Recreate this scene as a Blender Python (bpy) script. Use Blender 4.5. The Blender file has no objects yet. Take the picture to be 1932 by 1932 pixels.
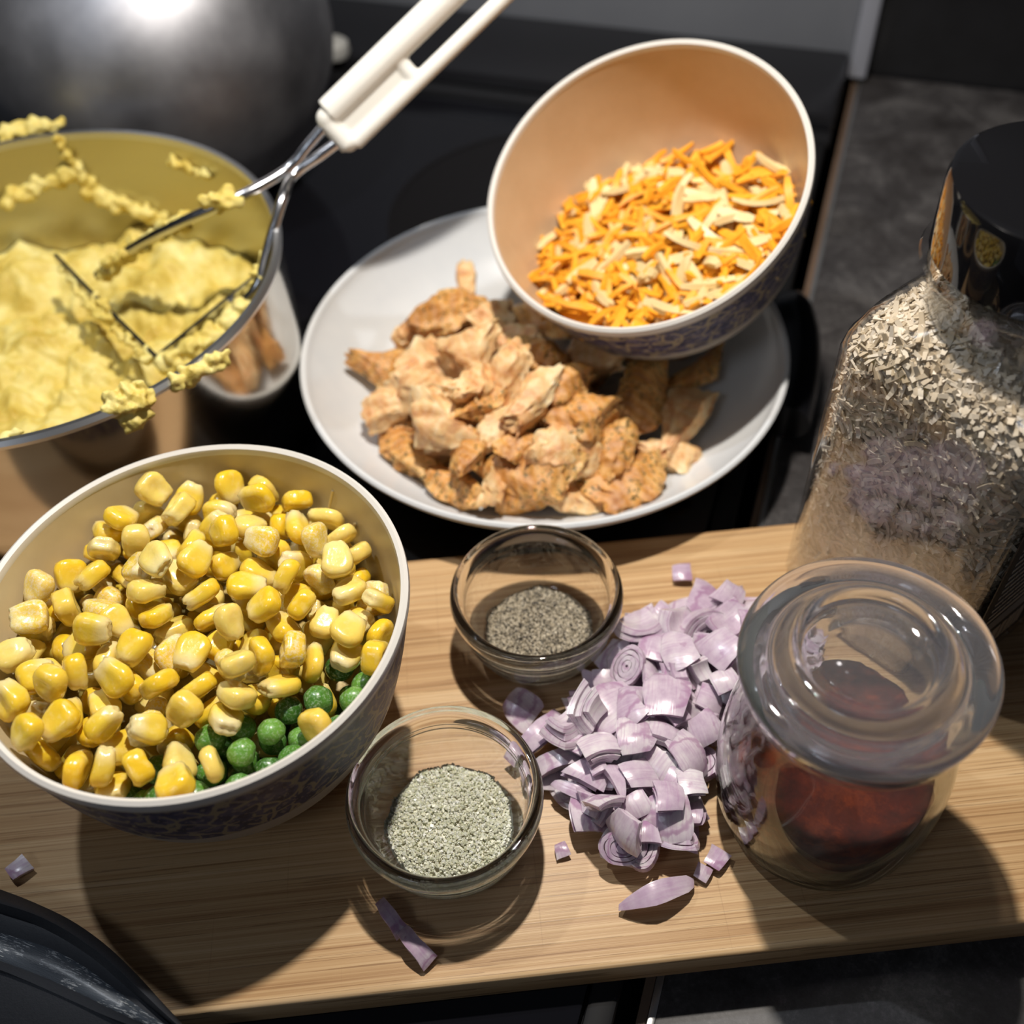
import bpy, bmesh, math, random
from mathutils import Vector, Matrix, Quaternion, noise
PI = math.pi
S = bpy.context.scene
COL = S.collection
# ---------------------------------------------------------------- camera
# x runs along the stove, y towards the wall behind it, z up; z = 0 is the glass cooktop
CAM_R = Matrix(((0.9519124, -0.2068667, 0.2259844), (0.3037940, 0.7327997, -0.6088627), (-0.0396479, 0.6482367, 0.7604060)))
CAM_P = Vector((0, 0, 0.4255))
cd = bpy.data.cameras.new('camera')
cam = bpy.data.objects.new('camera', cd); COL.objects.link(cam)
cam.matrix_world = Matrix.Translation(CAM_P) @ CAM_R.to_4x4()
cd.sensor_width = 36.0
cd.lens = 36.0 * 2050 / 1932
cd.clip_start = 0.01
cd.dof.use_dof = True
cd.dof.focus_distance = 0.405
cd.dof.aperture_fstop = 6.0
S.camera = cam
def at(px, py, z):
    'where the view line through a photograph point meets height z'
    d = CAM_R @ Vector(((px - 966) / 2050, -(py - 966) / 2050, -1))
    return CAM_P + d * ((z - CAM_P.z) / d.z)
# ---------------------------------------------------------------- light
w = bpy.data.worlds.new('world'); S.world = w; w.use_nodes = True
bg = w.node_tree.nodes['Background']; bg.inputs[0].default_value = (0.75, 0.82, 1.0, 1); bg.inputs[1].default_value = 0.028
def lamp(name, loc, power, color, radius, aim=None, typ='POINT', size=None, spread=None):
    l = bpy.data.lights.new(name, typ); l.energy = power; l.color = color
    if typ == 'POINT': l.shadow_soft_size = radius
    if typ == 'SPOT':
        l.shadow_soft_size = radius; l.spot_size = 2.3; l.spot_blend = 0.6
    if typ == 'AREA':
        l.shape = 'DISK'; l.size = size
    o = bpy.data.objects.new(name, l); COL.objects.link(o); o.location = loc
    if aim is not None:
        o.rotation_euler = (Vector(aim) - Vector(loc)).to_track_quat('-Z', 'Y').to_euler()
    return o
LAMP1 = lamp('hood_lamp', (-0.113, 0.372, 0.67), 18.5, (1.0, 0.93, 0.84), 0.012, (-0.09, 0.25, 0), 'SPOT')
LAMP2 = lamp('hood_lamp', (-0.47, 0.33, 0.78), 6.0, (0.86, 0.92, 1.0), 0.012, (-0.25, 0.25, 0), 'SPOT')
FILL = lamp('room_fill', (-0.5, -0.9, 1.3), 1.7, (0.8, 0.88, 1.0), 0.1, (-0.1, 0.3, 0), 'AREA', size=0.40)  # unseen area fill added for room light and bright reflections in the glass
S.view_settings.view_transform = 'Standard'
S.view_settings.look = 'None'
S.view_settings.exposure = 0.0
S.view_settings.gamma = 1.0
S.view_settings.use_curve_mapping = False
S.cycles.max_bounces = 10
S.cycles.diffuse_bounces = 3
S.cycles.glossy_bounces = 4
S.cycles.transmission_bounces = 8
S.cycles.transparent_max_bounces = 10
S.cycles.sample_clamp_indirect = 4
S.cycles.use_denoising = True
# ---------------------------------------------------------------- helpers
def tag(o, label=None, cat=None, group=None, kind=None):
    if label: o['label'] = label
    if cat: o['category'] = cat
    if group: o['group'] = group
    if kind: o['kind'] = kind
    return o
def empty(name, loc=(0, 0, 0), rot=None, label=None, cat=None, group=None):
    o = bpy.data.objects.new(name, None); COL.objects.link(o); o.location = loc
    o.empty_display_size = 0.01
    if rot is not None:
        o.rotation_mode = 'QUATERNION'; o.rotation_quaternion = rot
    return tag(o, label, cat, group)
def mesh_of(bm, name, mats=(), sharp=40, smooth=True):
    bmesh.ops.recalc_face_normals(bm, faces=bm.faces)
    if smooth:
        a = math.radians(sharp)
        for f in bm.faces: f.smooth = True
        for e in bm.edges:
            if len(e.link_faces) == 2 and e.calc_face_angle(0) > a: e.smooth = False
    me = bpy.data.meshes.new(name); bm.to_mesh(me); bm.free()
    for m in mats: me.materials.append(m)
    return me
def obj(name, bm, mats, parent=None, loc=None, sharp=40, smooth=True, rot=None):
    if not isinstance(mats, (list, tuple)): mats = [mats]
    me = bm if isinstance(bm, bpy.types.Mesh) else mesh_of(bm, name, mats, sharp, smooth)
    o = bpy.data.objects.new(name, me); COL.objects.link(o)
    if parent is not None: o.parent = parent
    if loc is not None: o.location = loc
    if rot is not None:
        o.rotation_mode = 'QUATERNION'; o.rotation_quaternion = rot
    return o
def box(bm, c, s, bev=0, seg=2, rot=None):
    r = bmesh.ops.create_cube(bm, size=1)
    vs = r['verts']
    M = Matrix.Translation(c) @ (rot.to_matrix().to_4x4() if rot else Matrix.Identity(4)) @ Matrix.Diagonal((*s, 1))
    bmesh.ops.transform(bm, matrix=M, verts=vs)
    if bev:
        es = list({e for v in vs for e in v.link_edges})
        bmesh.ops.bevel(bm, geom=es, offset=bev, segments=seg, affect='EDGES', profile=0.5)
def lathe(prof, n=96, closed=True, bm=None, mat=None, cx=0, cy=0):
    'revolve a profile [(r, z)...]; a point with r = 0 becomes a pole'
    bm = bm or bmesh.new()
    rings = []
    for r, z in prof:
        if r <= 1e-7: rings.append([bm.verts.new((cx, cy, z))])
        else: rings.append([bm.verts.new((cx + r * math.cos(2 * PI * k / n), cy + r * math.sin(2 * PI * k / n), z)) for k in range(n)])
    m = len(rings)
    for i in range(m if closed else m - 1):
        A, B = rings[i], rings[(i + 1) % m]
        if len(A) == 1 and len(B) == 1: continue
        for k in range(n):
            k2 = (k + 1) % n
            if len(A) == 1: f = bm.faces.new((A[0], B[k2], B[k]))
            elif len(B) == 1: f = bm.faces.new((A[k], A[k2], B[0]))
            else: f = bm.faces.new((A[k], A[k2], B[k2], B[k]))
            if mat: f.material_index = mat[i]
    return bm
def spline(pts, n=6):
    'Catmull-Rom through the points'
    P = [Vector(p) for p in pts]; out = []
    for i in range(len(P) - 1):
        a = P[i - 1] if i else P[0] * 2 - P[1]; b = P[i]; c = P[i + 1]; d = P[i + 2] if i + 2 < len(P) else P[-1] * 2 - P[-2]
        for k in range(n):
            t = k / n
            out.append(0.5 * ((2 * b) + (c - a) * t + (2 * a - 5 * b + 4 * c - d) * t * t + (3 * b - a - 3 * c + d) * t ** 3))
    out.append(P[-1]); return out
def tube(bm, pts, r, n=10, flat=1.0, up=Vector((0, 0, 1)), rs=None):
    'sweep an ellipse (r across, r*flat along up) along a polyline'
    P = [Vector(p) for p in pts]; rings = []
    for i, p in enumerate(P):
        t = (P[min(i + 1, len(P) - 1)] - P[max(i - 1, 0)]).normalized()
        s = t.cross(up).normalized(); u = s.cross(t)
        rr = rs[i] if rs else r
        rings.append([bm.verts.new(p + s * rr * math.cos(2 * PI * k / n) + u * rr * flat * math.sin(2 * PI * k / n)) for k in range(n)])
    for A, B in zip(rings, rings[1:]):
        for k in range(n): bm.faces.new((A[k], A[(k + 1) % n], B[(k + 1) % n], B[k]))
    bm.faces.new(rings[0][::-1]); bm.faces.new(rings[-1])
    return bm
def wobble(bm, amp, freq, seed=0, verts=None):
    off = Vector((seed * 3.7, seed * 1.3, seed * 2.1))
    bm.normal_update()
    for v in (verts or bm.verts):
        v.co += v.normal * amp * noise.noise(v.co * freq + off)
# ---------------------------------------------------------------- food pieces (shapes around their own centre)
def kernel_bm(seed):
    R = random.Random(seed)
    bm = bmesh.new(); bmesh.ops.create_icosphere(bm, subdivisions=3, radius=1)
    L, Wd, T = R.uniform(.0070, .0084), R.uniform(.0056, .0066), R.uniform(.0038, .0048)
    pw = R.uniform(2.7, 4.2); tw = R.uniform(.46, .66); dent = R.uniform(0, .3); bend = R.uniform(-.14, .14)
    ax = R.uniform(-.12, .12); cut = R.uniform(-.82, -.62)
    for v in bm.verts:
        c = v.co
        k = (abs(c.x) ** pw + abs(c.y) ** pw + abs(c.z) ** pw) ** (-1 / pw)
        x, y, z = c.x * k, c.y * k, c.z * k
        x = max(x, cut + .04 * math.sin(9 * y) + .05 * math.cos(7 * z))
        u = (x + 1) / 2
        wv = tw + (1 - tw) * min(1, u * 1.45) ** .8
        y = y * wv + ax * (u - .5)
        z = z * (.74 + .26 * u) + bend * (x * x)
        z -= math.copysign(1, z) * dent * max(0, 1 - (y * y) / .3) * max(0, 1 - (x - .25) ** 2 / .3) * (abs(z) > .35)
        v.co = Vector((x * L, y * Wd, z * T))
    wobble(bm, .0005, 260, seed)
    return bm
def pea_bm(seed):
    R = random.Random(seed + 50)
    bm = bmesh.new(); bmesh.ops.create_icosphere(bm, subdivisions=3, radius=R.uniform(.0048, .0056))
    a = R.uniform(0, 3)
    for v in bm.verts:
        v.co.z *= .93
        d = v.co.normalized().dot(Vector((math.cos(a), math.sin(a), .5)).normalized())
        if seed % 2: v.co *= 1 - .10 * max(0, (1 - abs(d) / .12)) * (v.co.z > -.001)
    wobble(bm, .0005, 330, seed)
    return bm
def shell_bm(seed, kind):
    'a cut piece of shallot: one or several curved layers cut by straight planes'
    R = random.Random(seed * 7 + 3)
    bm = bmesh.new()
    if kind == 'dice': nl, rad, th, du, dv = R.choice((2, 3, 3)), R.uniform(.011, .016), .0020, R.uniform(.28, .42), R.uniform(.40, .62)
    elif kind == 'petal': nl, rad, th, du, dv = R.choice((1, 1, 2)), R.uniform(.013, .018), .0019, R.uniform(.38, .55), R.uniform(.45, .7)
    elif kind == 'crescent': nl, rad, th, du, dv = R.choice((1, 2)), R.uniform(.0105, .014), .0020, R.uniform(.13, .2), R.uniform(.85, 1.25)
    elif kind == 'chip': nl, rad, th, du, dv = 1, R.uniform(.010, .013), .0022, R.uniform(.18, .26), R.uniform(.26, .34)
    else: nl, rad, th, du, dv = 4, R.uniform(.0105, .0125), .0019, R.uniform(.22, .3), R.uniform(1.0, 1.3)
    sk = R.uniform(-.35, .35); tp = R.uniform(-.35, .35)
    nu, nv = (3, 9) if kind in ('crescent', 'comb') else (5, 7)
    for l in range(nl):
        ro = rad - l * (th * 1.05); ri = ro - th
        sh = R.uniform(-.10, .10); sh2 = R.uniform(-.06, .06); f = R.uniform(.86, 1.0)
        G = []
        for r_ in (ro, ri):
            g = []
            for i in range(nu + 1):
                row = []
                for j in range(nv + 1):
                    u = (i / nu * 2 - 1) * du * (1 + tp * (j / nv * 2 - 1)) * f + sh2
                    v_ = (j / nv * 2 - 1) * dv * f + sk * u + sh
                    if kind in ('petal', 'crescent'): u *= math.sqrt(max(.05, 1 - (j / nv * 2 - 1) ** 2 * (.9 if kind == 'crescent' else .45)))
                    x = r_ * math.sin(v_); z = r_ * math.cos(v_) * math.cos(u); y = r_ * 1.25 * math.sin(u)
                    row.append(bm.verts.new((x, y, z - rad * .8)))
                g.append(row)
            G.append(g)
        o, i_ = G
        for i in range(nu):
            for j in range(nv):
                bm.faces.new((o[i][j], o[i + 1][j], o[i + 1][j + 1], o[i][j + 1]))
                bm.faces.new((i_[i][j + 1], i_[i + 1][j + 1], i_[i + 1][j], i_[i][j]))
        for i in range(nu):
            bm.faces.new((o[i + 1][0], o[i][0], i_[i][0], i_[i + 1][0])); bm.faces.new((o[i][nv], o[i + 1][nv], i_[i + 1][nv], i_[i][nv]))
        for j in range(nv):
            bm.faces.new((o[0][j], o[0][j + 1], i_[0][j + 1], i_[0][j])); bm.faces.new((o[nu][j + 1], o[nu][j], i_[nu][j], i_[nu][j + 1]))
    wobble(bm, .0007, 150, seed)
    c = sum((v.co for v in bm.verts), Vector()) / len(bm.verts)
    for v in bm.verts: v.co = (v.co - c) * 1.3
    return bm
def oval_slice_bm(seed):
    'an oval cross slice of a shallot with its rings standing slightly apart'
    R = random.Random(seed + 9)
    bm = bmesh.new(); rx, ry = .0125, .0088
    for l in range(4):
        a, b = rx - l * .0030, ry - l * .0021
        if b < .0008: break
        h = .0019 + (l == 1) * .0005 + (l == 3) * .0008
        ia, ib = max(a - .0027, .0003), max(b - .0018, .0002)
        n = 28; P = []
        for (p, q, z) in ((a, b, -.0019), (a, b, h), (ia, ib, h), (ia, ib, -.0019)):
            P.append([bm.verts.new((p * math.cos(2 * PI * k / n) * (1 + .04 * math.sin(3 * 2 * PI * k / n + l)), q * math.sin(2 * PI * k / n), z)) for k in range(n)])
        for i in range(4):
            for k in range(n): bm.faces.new((P[i][k], P[i][(k + 1) % n], P[(i + 1) % 4][(k + 1) % n], P[(i + 1) % 4][k]))
    wobble(bm, .0004, 200, seed)
    return bm
def chunk_bm(seed, L=.030, Wd=.019, T=.0105):
    'a torn flake of cooked salmon with ridged muscle layers'
    R = random.Random(seed * 11 + 1)
    bm = bmesh.new(); bmesh.ops.create_icosphere(bm, subdivisions=4, radius=1)
    off = Vector((seed * 1.7, seed * .9, 0)); cv = R.uniform(-.45, .45); tp = R.uniform(-.35, .35); nr = R.uniform(4, 6.5)
    planes = [(Vector((R.uniform(-1, 1), R.uniform(-1, 1), R.uniform(-.7, .7))).normalized(), R.uniform(.52, .8)) for _ in range(9)]
    for v in bm.verts:
        c = v.co.copy()
        for n_, d in planes:
            q = c.dot(n_) - d
            if q > 0: c -= n_ * q
        c += c * .22 * noise.noise(v.co * 2.1 + off) + c * .11 * noise.noise(v.co * 5 + off)
        ridge = abs(((c.x * nr + c.y * 1.1 + .6 * c.z + 3 * noise.noise(c * .8 + off)) % 1) - .5) * 2
        c *= 1 - .15 * max(0, 1 - ridge * 3.2)
        y = c.y * (1 + tp * c.x); z = c.z + cv * c.x * c.x
        v.co = Vector((c.x * L, y * Wd, z * T)) * .62
    c = sum((v.co for v in bm.verts), Vector()) / len(bm.verts)
    for v in bm.verts: v.co -= c
    return bm
def shred_bm(seed):
    R = random.Random(seed * 5 + 2)
    bm = bmesh.new(); L = R.uniform(.014, .028); w_ = R.uniform(.0013, .0022); h = R.uniform(.0009, .0014)
    b, tw = R.uniform(-.35, .35), R.uniform(-.5, .5); n = 5; rings = []
    for i in range(n + 1):
        t = i / n * 2 - 1; x = t * L / 2; z = b * L * (t * t) * .35; y = R.uniform(-.0003, .0003)
        a = tw * t; e = 1 - .35 * (abs(t) > .95)
        rings.append([bm.verts.new((x, y + (sy * w_ * math.cos(a) - sz * h * math.sin(a)) * e, z + (sy * w_ * math.sin(a) + sz * h * math.cos(a)) * e)) for sy, sz in ((-1, -1), (1, -1), (1, 1), (-1, 1))])
    for A, B in zip(rings, rings[1:]):
        for k in range(4): bm.faces.new((A[k], A[(k + 1) % 4], B[(k + 1) % 4], B[k]))
    bm.faces.new(rings[0][::-1]); bm.faces.new(rings[-1])
    return bm
# ---------------------------------------------------------------- layout
CORN = Vector((-0.1944, 0.1815, 0.018)); POT = Vector((-0.3688, 0.3365, 0.0008)); SALMON = Vector((-0.1327, 0.4196, 0.0008))
SALT = Vector((-0.0934, 0.1612, 0.018)); PEPPER = Vector((-0.0873, 0.2587, 0.018)); JAR = Vector((0.042, 0.2139, 0.018))
CHEESE_C = Vector((-0.0906, 0.451, 0.1304)); CHEESE_N = Vector((-0.1893, -0.4299, 0.883)).normalized()
BOWL_OUT = [(0.030, 0.003), (0.040, 0.0035), (0.046, 0.006), (0.055, 0.014), (0.0625, 0.024), (0.069, 0.038), (0.0735, 0.054), (0.0768, 0.070), (0.0788, 0.083), (0.0795, 0.089)]
BOWL_IN = [(0.0768, 0.089), (0.0760, 0.083), (0.0740, 0.070), (0.0706, 0.054), (0.0660, 0.038), (0.0590, 0.025), (0.050, 0.0155), (0.038, 0.0095), (0.020, 0.0075), (0.0, 0.007)]
PLATE_OUT = [(0.050, 0.002), (0.064, 0.0025), (0.074, 0.006), (0.090, 0.012), (0.106, 0.021), (0.117, 0.031), (0.1244, 0.040), (0.1270, 0.0450)]
PLATE_IN = [(0.1245, 0.0450), (0.1217, 0.040), (0.1145, 0.0318), (0.104, 0.0228), (0.089, 0.0146), (0.072, 0.0092), (0.050, 0.0068), (0.025, 0.0060), (0.0, 0.0058)]
def corn_base_z(x, y):
    'height of the packed frozen vegetables under the loose kernels, in bowl coordinates'
    # heaped in the middle, lower on the camera side right of the bowl where the peas show
    z = 0.043 + 0.016 * math.exp(-((x + .008) ** 2 + (y + .006) ** 2) / .0016)
    d = (x - .030) * .76 + (y + .030) * -.65
    z -= 0.007 / (1 + math.exp(-(d + .002) / .004))
    return z
def inner_z(prof, r):
    'height of a bowl inner wall at radius r'
    for (r1, z1), (r2, z2) in zip(prof, prof[1:]):
        if r2 <= r <= r1: return z2 + (z1 - z2) * (r - r2) / max(1e-9, r1 - r2)
    return prof[0][1]
def clipped_heap(fn, n=48, fr=(.15, .3, .45, .6, .75, .88, .965)):
    'a heap that fills a patterned bowl out to its inner wall'
    bm = bmesh.new(); c = bm.verts.new((0, 0, fn(0, 0))); rings = []
    for k in range(n):
        a = 2 * PI * k / n; r = .02; ca, sa = math.cos(a), math.sin(a)
        while r < .0735 and fn(r * ca, r * sa) > inner_z(BOWL_IN, r) + .0008: r += .0005
        rings.append([bm.verts.new((r * f * ca, r * f * sa, fn(r * f * ca, r * f * sa))) for f in fr])
    bot = [bm.verts.new((R_[-1].co.x * .96, R_[-1].co.y * .96, R_[-1].co.z - .003)) for R_ in rings]
    m = len(fr)
    for k in range(n):
        A, B = rings[k], rings[(k + 1) % n]
        bm.faces.new((c, A[0], B[0]))
        for i in range(m - 1): bm.faces.new((A[i], A[i + 1], B[i + 1], B[i]))
        bm.faces.new((A[-1], bot[k], bot[(k + 1) % n], B[-1]))
    bm.faces.new(bot[::-1])
    return bm
def heap_disc(fn, rmax, n=40, m=16):
    bm = bmesh.new(); c = bm.verts.new((0, 0, fn(0, 0))); prev = None
    for i in range(1, m + 1):
        r = rmax * i / m
        ring = [bm.verts.new((r * math.cos(2 * PI * k / n), r * math.sin(2 * PI * k / n), fn(r * math.cos(2 * PI * k / n), r * math.sin(2 * PI * k / n)))) for k in range(n)]
        for k in range(n):
            if prev: bm.faces.new((prev[k], prev[(k + 1) % n], ring[(k + 1) % n], ring[k]))
            else: bm.faces.new((c, ring[k], ring[(k + 1) % n]))
        prev = ring
    low = [bm.verts.new((v.co.x * .96, v.co.y * .96, v.co.z - .006)) for v in prev]
    for k in range(n): bm.faces.new((prev[k], prev[(k + 1) % n], low[(k + 1) % n], low[k]))
    bm.faces.new(low)
    return bm
def cheese_base_z(x, y):
    return 0.042 - .30 * y + .10 * x + .003 * math.exp(-((x - .01) ** 2 + (y + .01) ** 2) / .0009) - .06 * max(0, y)
def cheese_uv(R):
    while True:
        u, v = R.uniform(-.066, .07), R.uniform(-.07, .06)
        if math.hypot(u, v) < .068 and cheese_base_z(u, v) > inner_z(BOWL_IN, math.hypot(u, v)) + .002: return u, v
# ---------------------------------------------------------------- materials
def new_mat(name):
    m = bpy.data.materials.new(name); m.use_nodes = True
    nt = m.node_tree; return m, nt, nt.nodes['Principled BSDF'], nt.nodes['Material Output']
def nd(nt, typ, **kw):
    n = nt.nodes.new('ShaderNode' + typ)
    for k, v in kw.items():
        if k.startswith('i_'):
            key = k[2:]; key = int(key) if key.isdigit() else key.replace('_', ' ')
            n.inputs[key].default_value = v
        else: setattr(n, k, v)
    return n
def lk(nt, a, b): nt.links.new(a, b)
def coords(nt, scale=(1, 1, 1), kind='Object', rot=(0, 0, 0), loc=(0, 0, 0)):
    t = nd(nt, 'TexCoord'); m = nd(nt, 'Mapping'); m.inputs['Scale'].default_value = scale; m.inputs['Rotation'].default_value = rot; m.inputs['Location'].default_value = loc
    lk(nt, t.outputs[kind], m.inputs['Vector']); return m.outputs[0]
def ramp(nt, fac, stops, interp='LINEAR'):
    r = nd(nt, 'ValToRGB'); cr = r.color_ramp; cr.interpolation = interp
    while len(cr.elements) > 1: cr.elements.remove(cr.elements[0])
    cr.elements[0].position = stops[0][0]; cr.elements[0].color = (*stops[0][1], 1)
    for p, c in stops[1:]:
        e = cr.elements.new(p); e.color = (*c, 1)
    lk(nt, fac, r.inputs[0]); return r.outputs[0]
def mix(nt, fac, a, b, blend='MIX'):
    m = nd(nt, 'Mix', data_type='RGBA', blend_type=blend)
    for s, v in ((m.inputs['Factor'], fac), (m.inputs[6], a), (m.inputs[7], b)):
        if isinstance(v, (int, float)): s.default_value = v
        elif isinstance(v, tuple): s.default_value = (*v, 1)
        else: lk(nt, v, s)
    return m.outputs[2]
def mth(nt, op, a, b=0.0, c=None):
    m = nd(nt, 'Math', operation=op)
    for i, v in enumerate((a, b) if c is None else (a, b, c)):
        if isinstance(v, (int, float)): m.inputs[i].default_value = v
        else: lk(nt, v, m.inputs[i])
    return m.outputs[0]
def noise_t(nt, vec, scale, detail=3, rough=.55, dist=0):
    n = nd(nt, 'TexNoise'); n.inputs['Scale'].default_value = scale; n.inputs['Detail'].default_value = detail
    n.inputs['Roughness'].default_value = rough; n.inputs['Distortion'].default_value = dist
    lk(nt, vec, n.inputs['Vector']); return n.outputs['Fac']
def bump(nt, p, h, strength=.3, dist=.001):
    b = nd(nt, 'Bump'); b.inputs['Strength'].default_value = strength; b.inputs['Distance'].default_value = dist
    lk(nt, h, b.inputs['Height']); lk(nt, b.outputs[0], p.inputs['Normal'])
def plain(name, col, rough=.5, metal=0, coat=0, sss=0, spec=.5):
    m, nt, p, o = new_mat(name)
    p.inputs['Base Color'].default_value = (*col, 1); p.inputs['Roughness'].default_value = rough; p.inputs['Metallic'].default_value = metal
    p.inputs['Coat Weight'].default_value = coat; p.inputs['Specular IOR Level'].default_value = spec
    if sss: p.inputs['Subsurface Weight'].default_value = sss; p.inputs['Subsurface Scale'].default_value = .004
    return m
def set_sss(p, w_, scale=.003, rad=(1, .6, .3)):
    p.inputs['Subsurface Weight'].default_value = w_; p.inputs['Subsurface Scale'].default_value = scale; p.inputs['Subsurface Radius'].default_value = rad

def m_bamboo():
    m, nt, p, o = new_mat('bamboo')
    v = coords(nt, (2.2, 520, 60)); v2 = coords(nt, (.7, 70, 62)); v3 = coords(nt, (5, 1500, 200)); v4 = coords(nt, (1, 1, 1))
    a = noise_t(nt, v, 1, 4, .6); b = noise_t(nt, v2, 1, 2, .5); c = noise_t(nt, v3, 1, 3, .7); d = noise_t(nt, v4, 9, 3)
    f = mth(nt, 'ADD', mth(nt, 'MULTIPLY', a, .50), mth(nt, 'ADD', mth(nt, 'MULTIPLY', b, .20), mth(nt, 'MULTIPLY', c, .30)))
    col = ramp(nt, f, [(.36, (.28, .145, .06)), (.44, (.46, .27, .125)), (.50, (.56, .355, .175)), (.57, (.66, .45, .24)), (.66, (.74, .54, .32))])
    col = mix(nt, mth(nt, 'MULTIPLY', d, .25), col, (.50, .29, .13))
    # fine dark pores running with the grain
    e = noise_t(nt, coords(nt, (14, 1500, 300)), 1, 2, .5)
    col = mix(nt, mth(nt, 'MULTIPLY', mth(nt, 'GREATER_THAN', e, .62), .5), col, (.2, .095, .035))
    # faint knife cuts across the grain
    k = noise_t(nt, coords(nt, (700, 9, 9), rot=(0, 0, .25)), 1, 1, .4)
    col = mix(nt, mth(nt, 'MULTIPLY', mth(nt, 'GREATER_THAN', k, .73), .16), col, (.2, .1, .04))
    lk(nt, col, p.inputs['Base Color']); p.inputs['Roughness'].default_value = .42; p.inputs['Specular IOR Level'].default_value = .35
    bump(nt, p, f, .35, .0006); return m
def m_pattern():
    m, nt, p, o = new_mat('navy_gold_glaze')
    v = coords(nt); vo = nd(nt, 'TexVoronoi', feature='DISTANCE_TO_EDGE'); vo.inputs['Scale'].default_value = 120
    nz = nd(nt, 'TexNoise'); nz.inputs['Scale'].default_value = 60; lk(nt, v, nz.inputs['Vector'])
    vm = nd(nt, 'VectorMath', operation='MULTIPLY_ADD'); lk(nt, nz.outputs['Color'], vm.inputs[0]); vm.inputs[1].default_value = (.009, .009, .009); lk(nt, v, vm.inputs[2])
    lk(nt, vm.outputs[0], vo.inputs['Vector'])
    line = mth(nt, 'LESS_THAN', vo.outputs['Distance'], .07)
    n2 = noise_t(nt, v, 190, 3); dots = mth(nt, 'GREATER_THAN', noise_t(nt, v, 430, 1), .63)
    base = ramp(nt, n2, [(.35, (.025, .025, .07)), (.5, (.06, .06, .14)), (.66, (.15, .14, .22))])
    col = mix(nt, mth(nt, 'MULTIPLY', line, mth(nt, 'GREATER_THAN', noise_t(nt, v, 120, 2), .42)), base, (.36, .30, .20))
    col = mix(nt, mth(nt, 'MULTIPLY', dots, .75), col, (.30, .26, .24))
    lk(nt, col, p.inputs['Base Color']); p.inputs['Roughness'].default_value = .45; return m
def m_glass(name, tint=(1, 1, 1), keep=.5, rough=0.0, milk=0.0):
    'clear glass: refracting, with part of the light let straight through as thin glass does'
    m, nt, p, o = new_mat(name); nt.nodes.remove(p)
    g = nd(nt, 'BsdfGlass'); g.inputs['Color'].default_value = (*tint, 1); g.inputs['IOR'].default_value = 1.46; g.inputs['Roughness'].default_value = rough
    t = nd(nt, 'BsdfTransparent'); t.inputs['Color'].default_value = (*tint, 1)
    x = nd(nt, 'MixShader'); x.inputs[0].default_value = 1 - keep
    lk(nt, t.outputs[0], x.inputs[1]); lk(nt, g.outputs[0], x.inputs[2])
    if milk:
        d = nd(nt, 'BsdfDiffuse'); d.inputs['Color'].default_value = (.8, .8, .85, 1); y = nd(nt, 'MixShader'); y.inputs[0].default_value = milk
        lk(nt, x.outputs[0], y.inputs[1]); lk(nt, d.outputs[0], y.inputs[2]); x = y
    lk(nt, x.outputs[0], o.inputs['Surface']); return m
def m_thin(name, tint=(1, 1, 1)):
    'thin clear plastic wall'
    m, nt, p, o = new_mat(name); nt.nodes.remove(p)
    lw = nd(nt, 'LayerWeight'); lw.inputs['Blend'].default_value = .5
    fr = nd(nt, 'Math', operation='MULTIPLY_ADD'); fr.inputs[1].default_value = .8; fr.inputs[2].default_value = .05
    lk(nt, mth(nt, 'POWER', lw.outputs['Facing'], 4.0), fr.inputs[0])
    g = nd(nt, 'BsdfGlossy'); g.inputs['Roughness'].default_value = .06
    t = nd(nt, 'BsdfTransparent'); t.inputs['Color'].default_value = (*tint, 1)
    x = nd(nt, 'MixShader'); lk(nt, fr.outputs[0], x.inputs[0]); lk(nt, t.outputs[0], x.inputs[1]); lk(nt, g.outputs[0], x.inputs[2]); lk(nt, x.outputs[0], o.inputs['Surface']); return m
def m_steel(name, rough=.18, col=(.62, .62, .64), streak=0.0, sc=(1, 1, 200)):
    m, nt, p, o = new_mat(name); p.inputs['Metallic'].default_value = 1; p.inputs['Base Color'].default_value = (*col, 1)
    n = noise_t(nt, coords(nt, sc), 3, 3); r = mth(nt, 'ADD', mth(nt, 'MULTIPLY', n, streak), rough - streak / 2); lk(nt, r, p.inputs['Roughness']); return m
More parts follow.
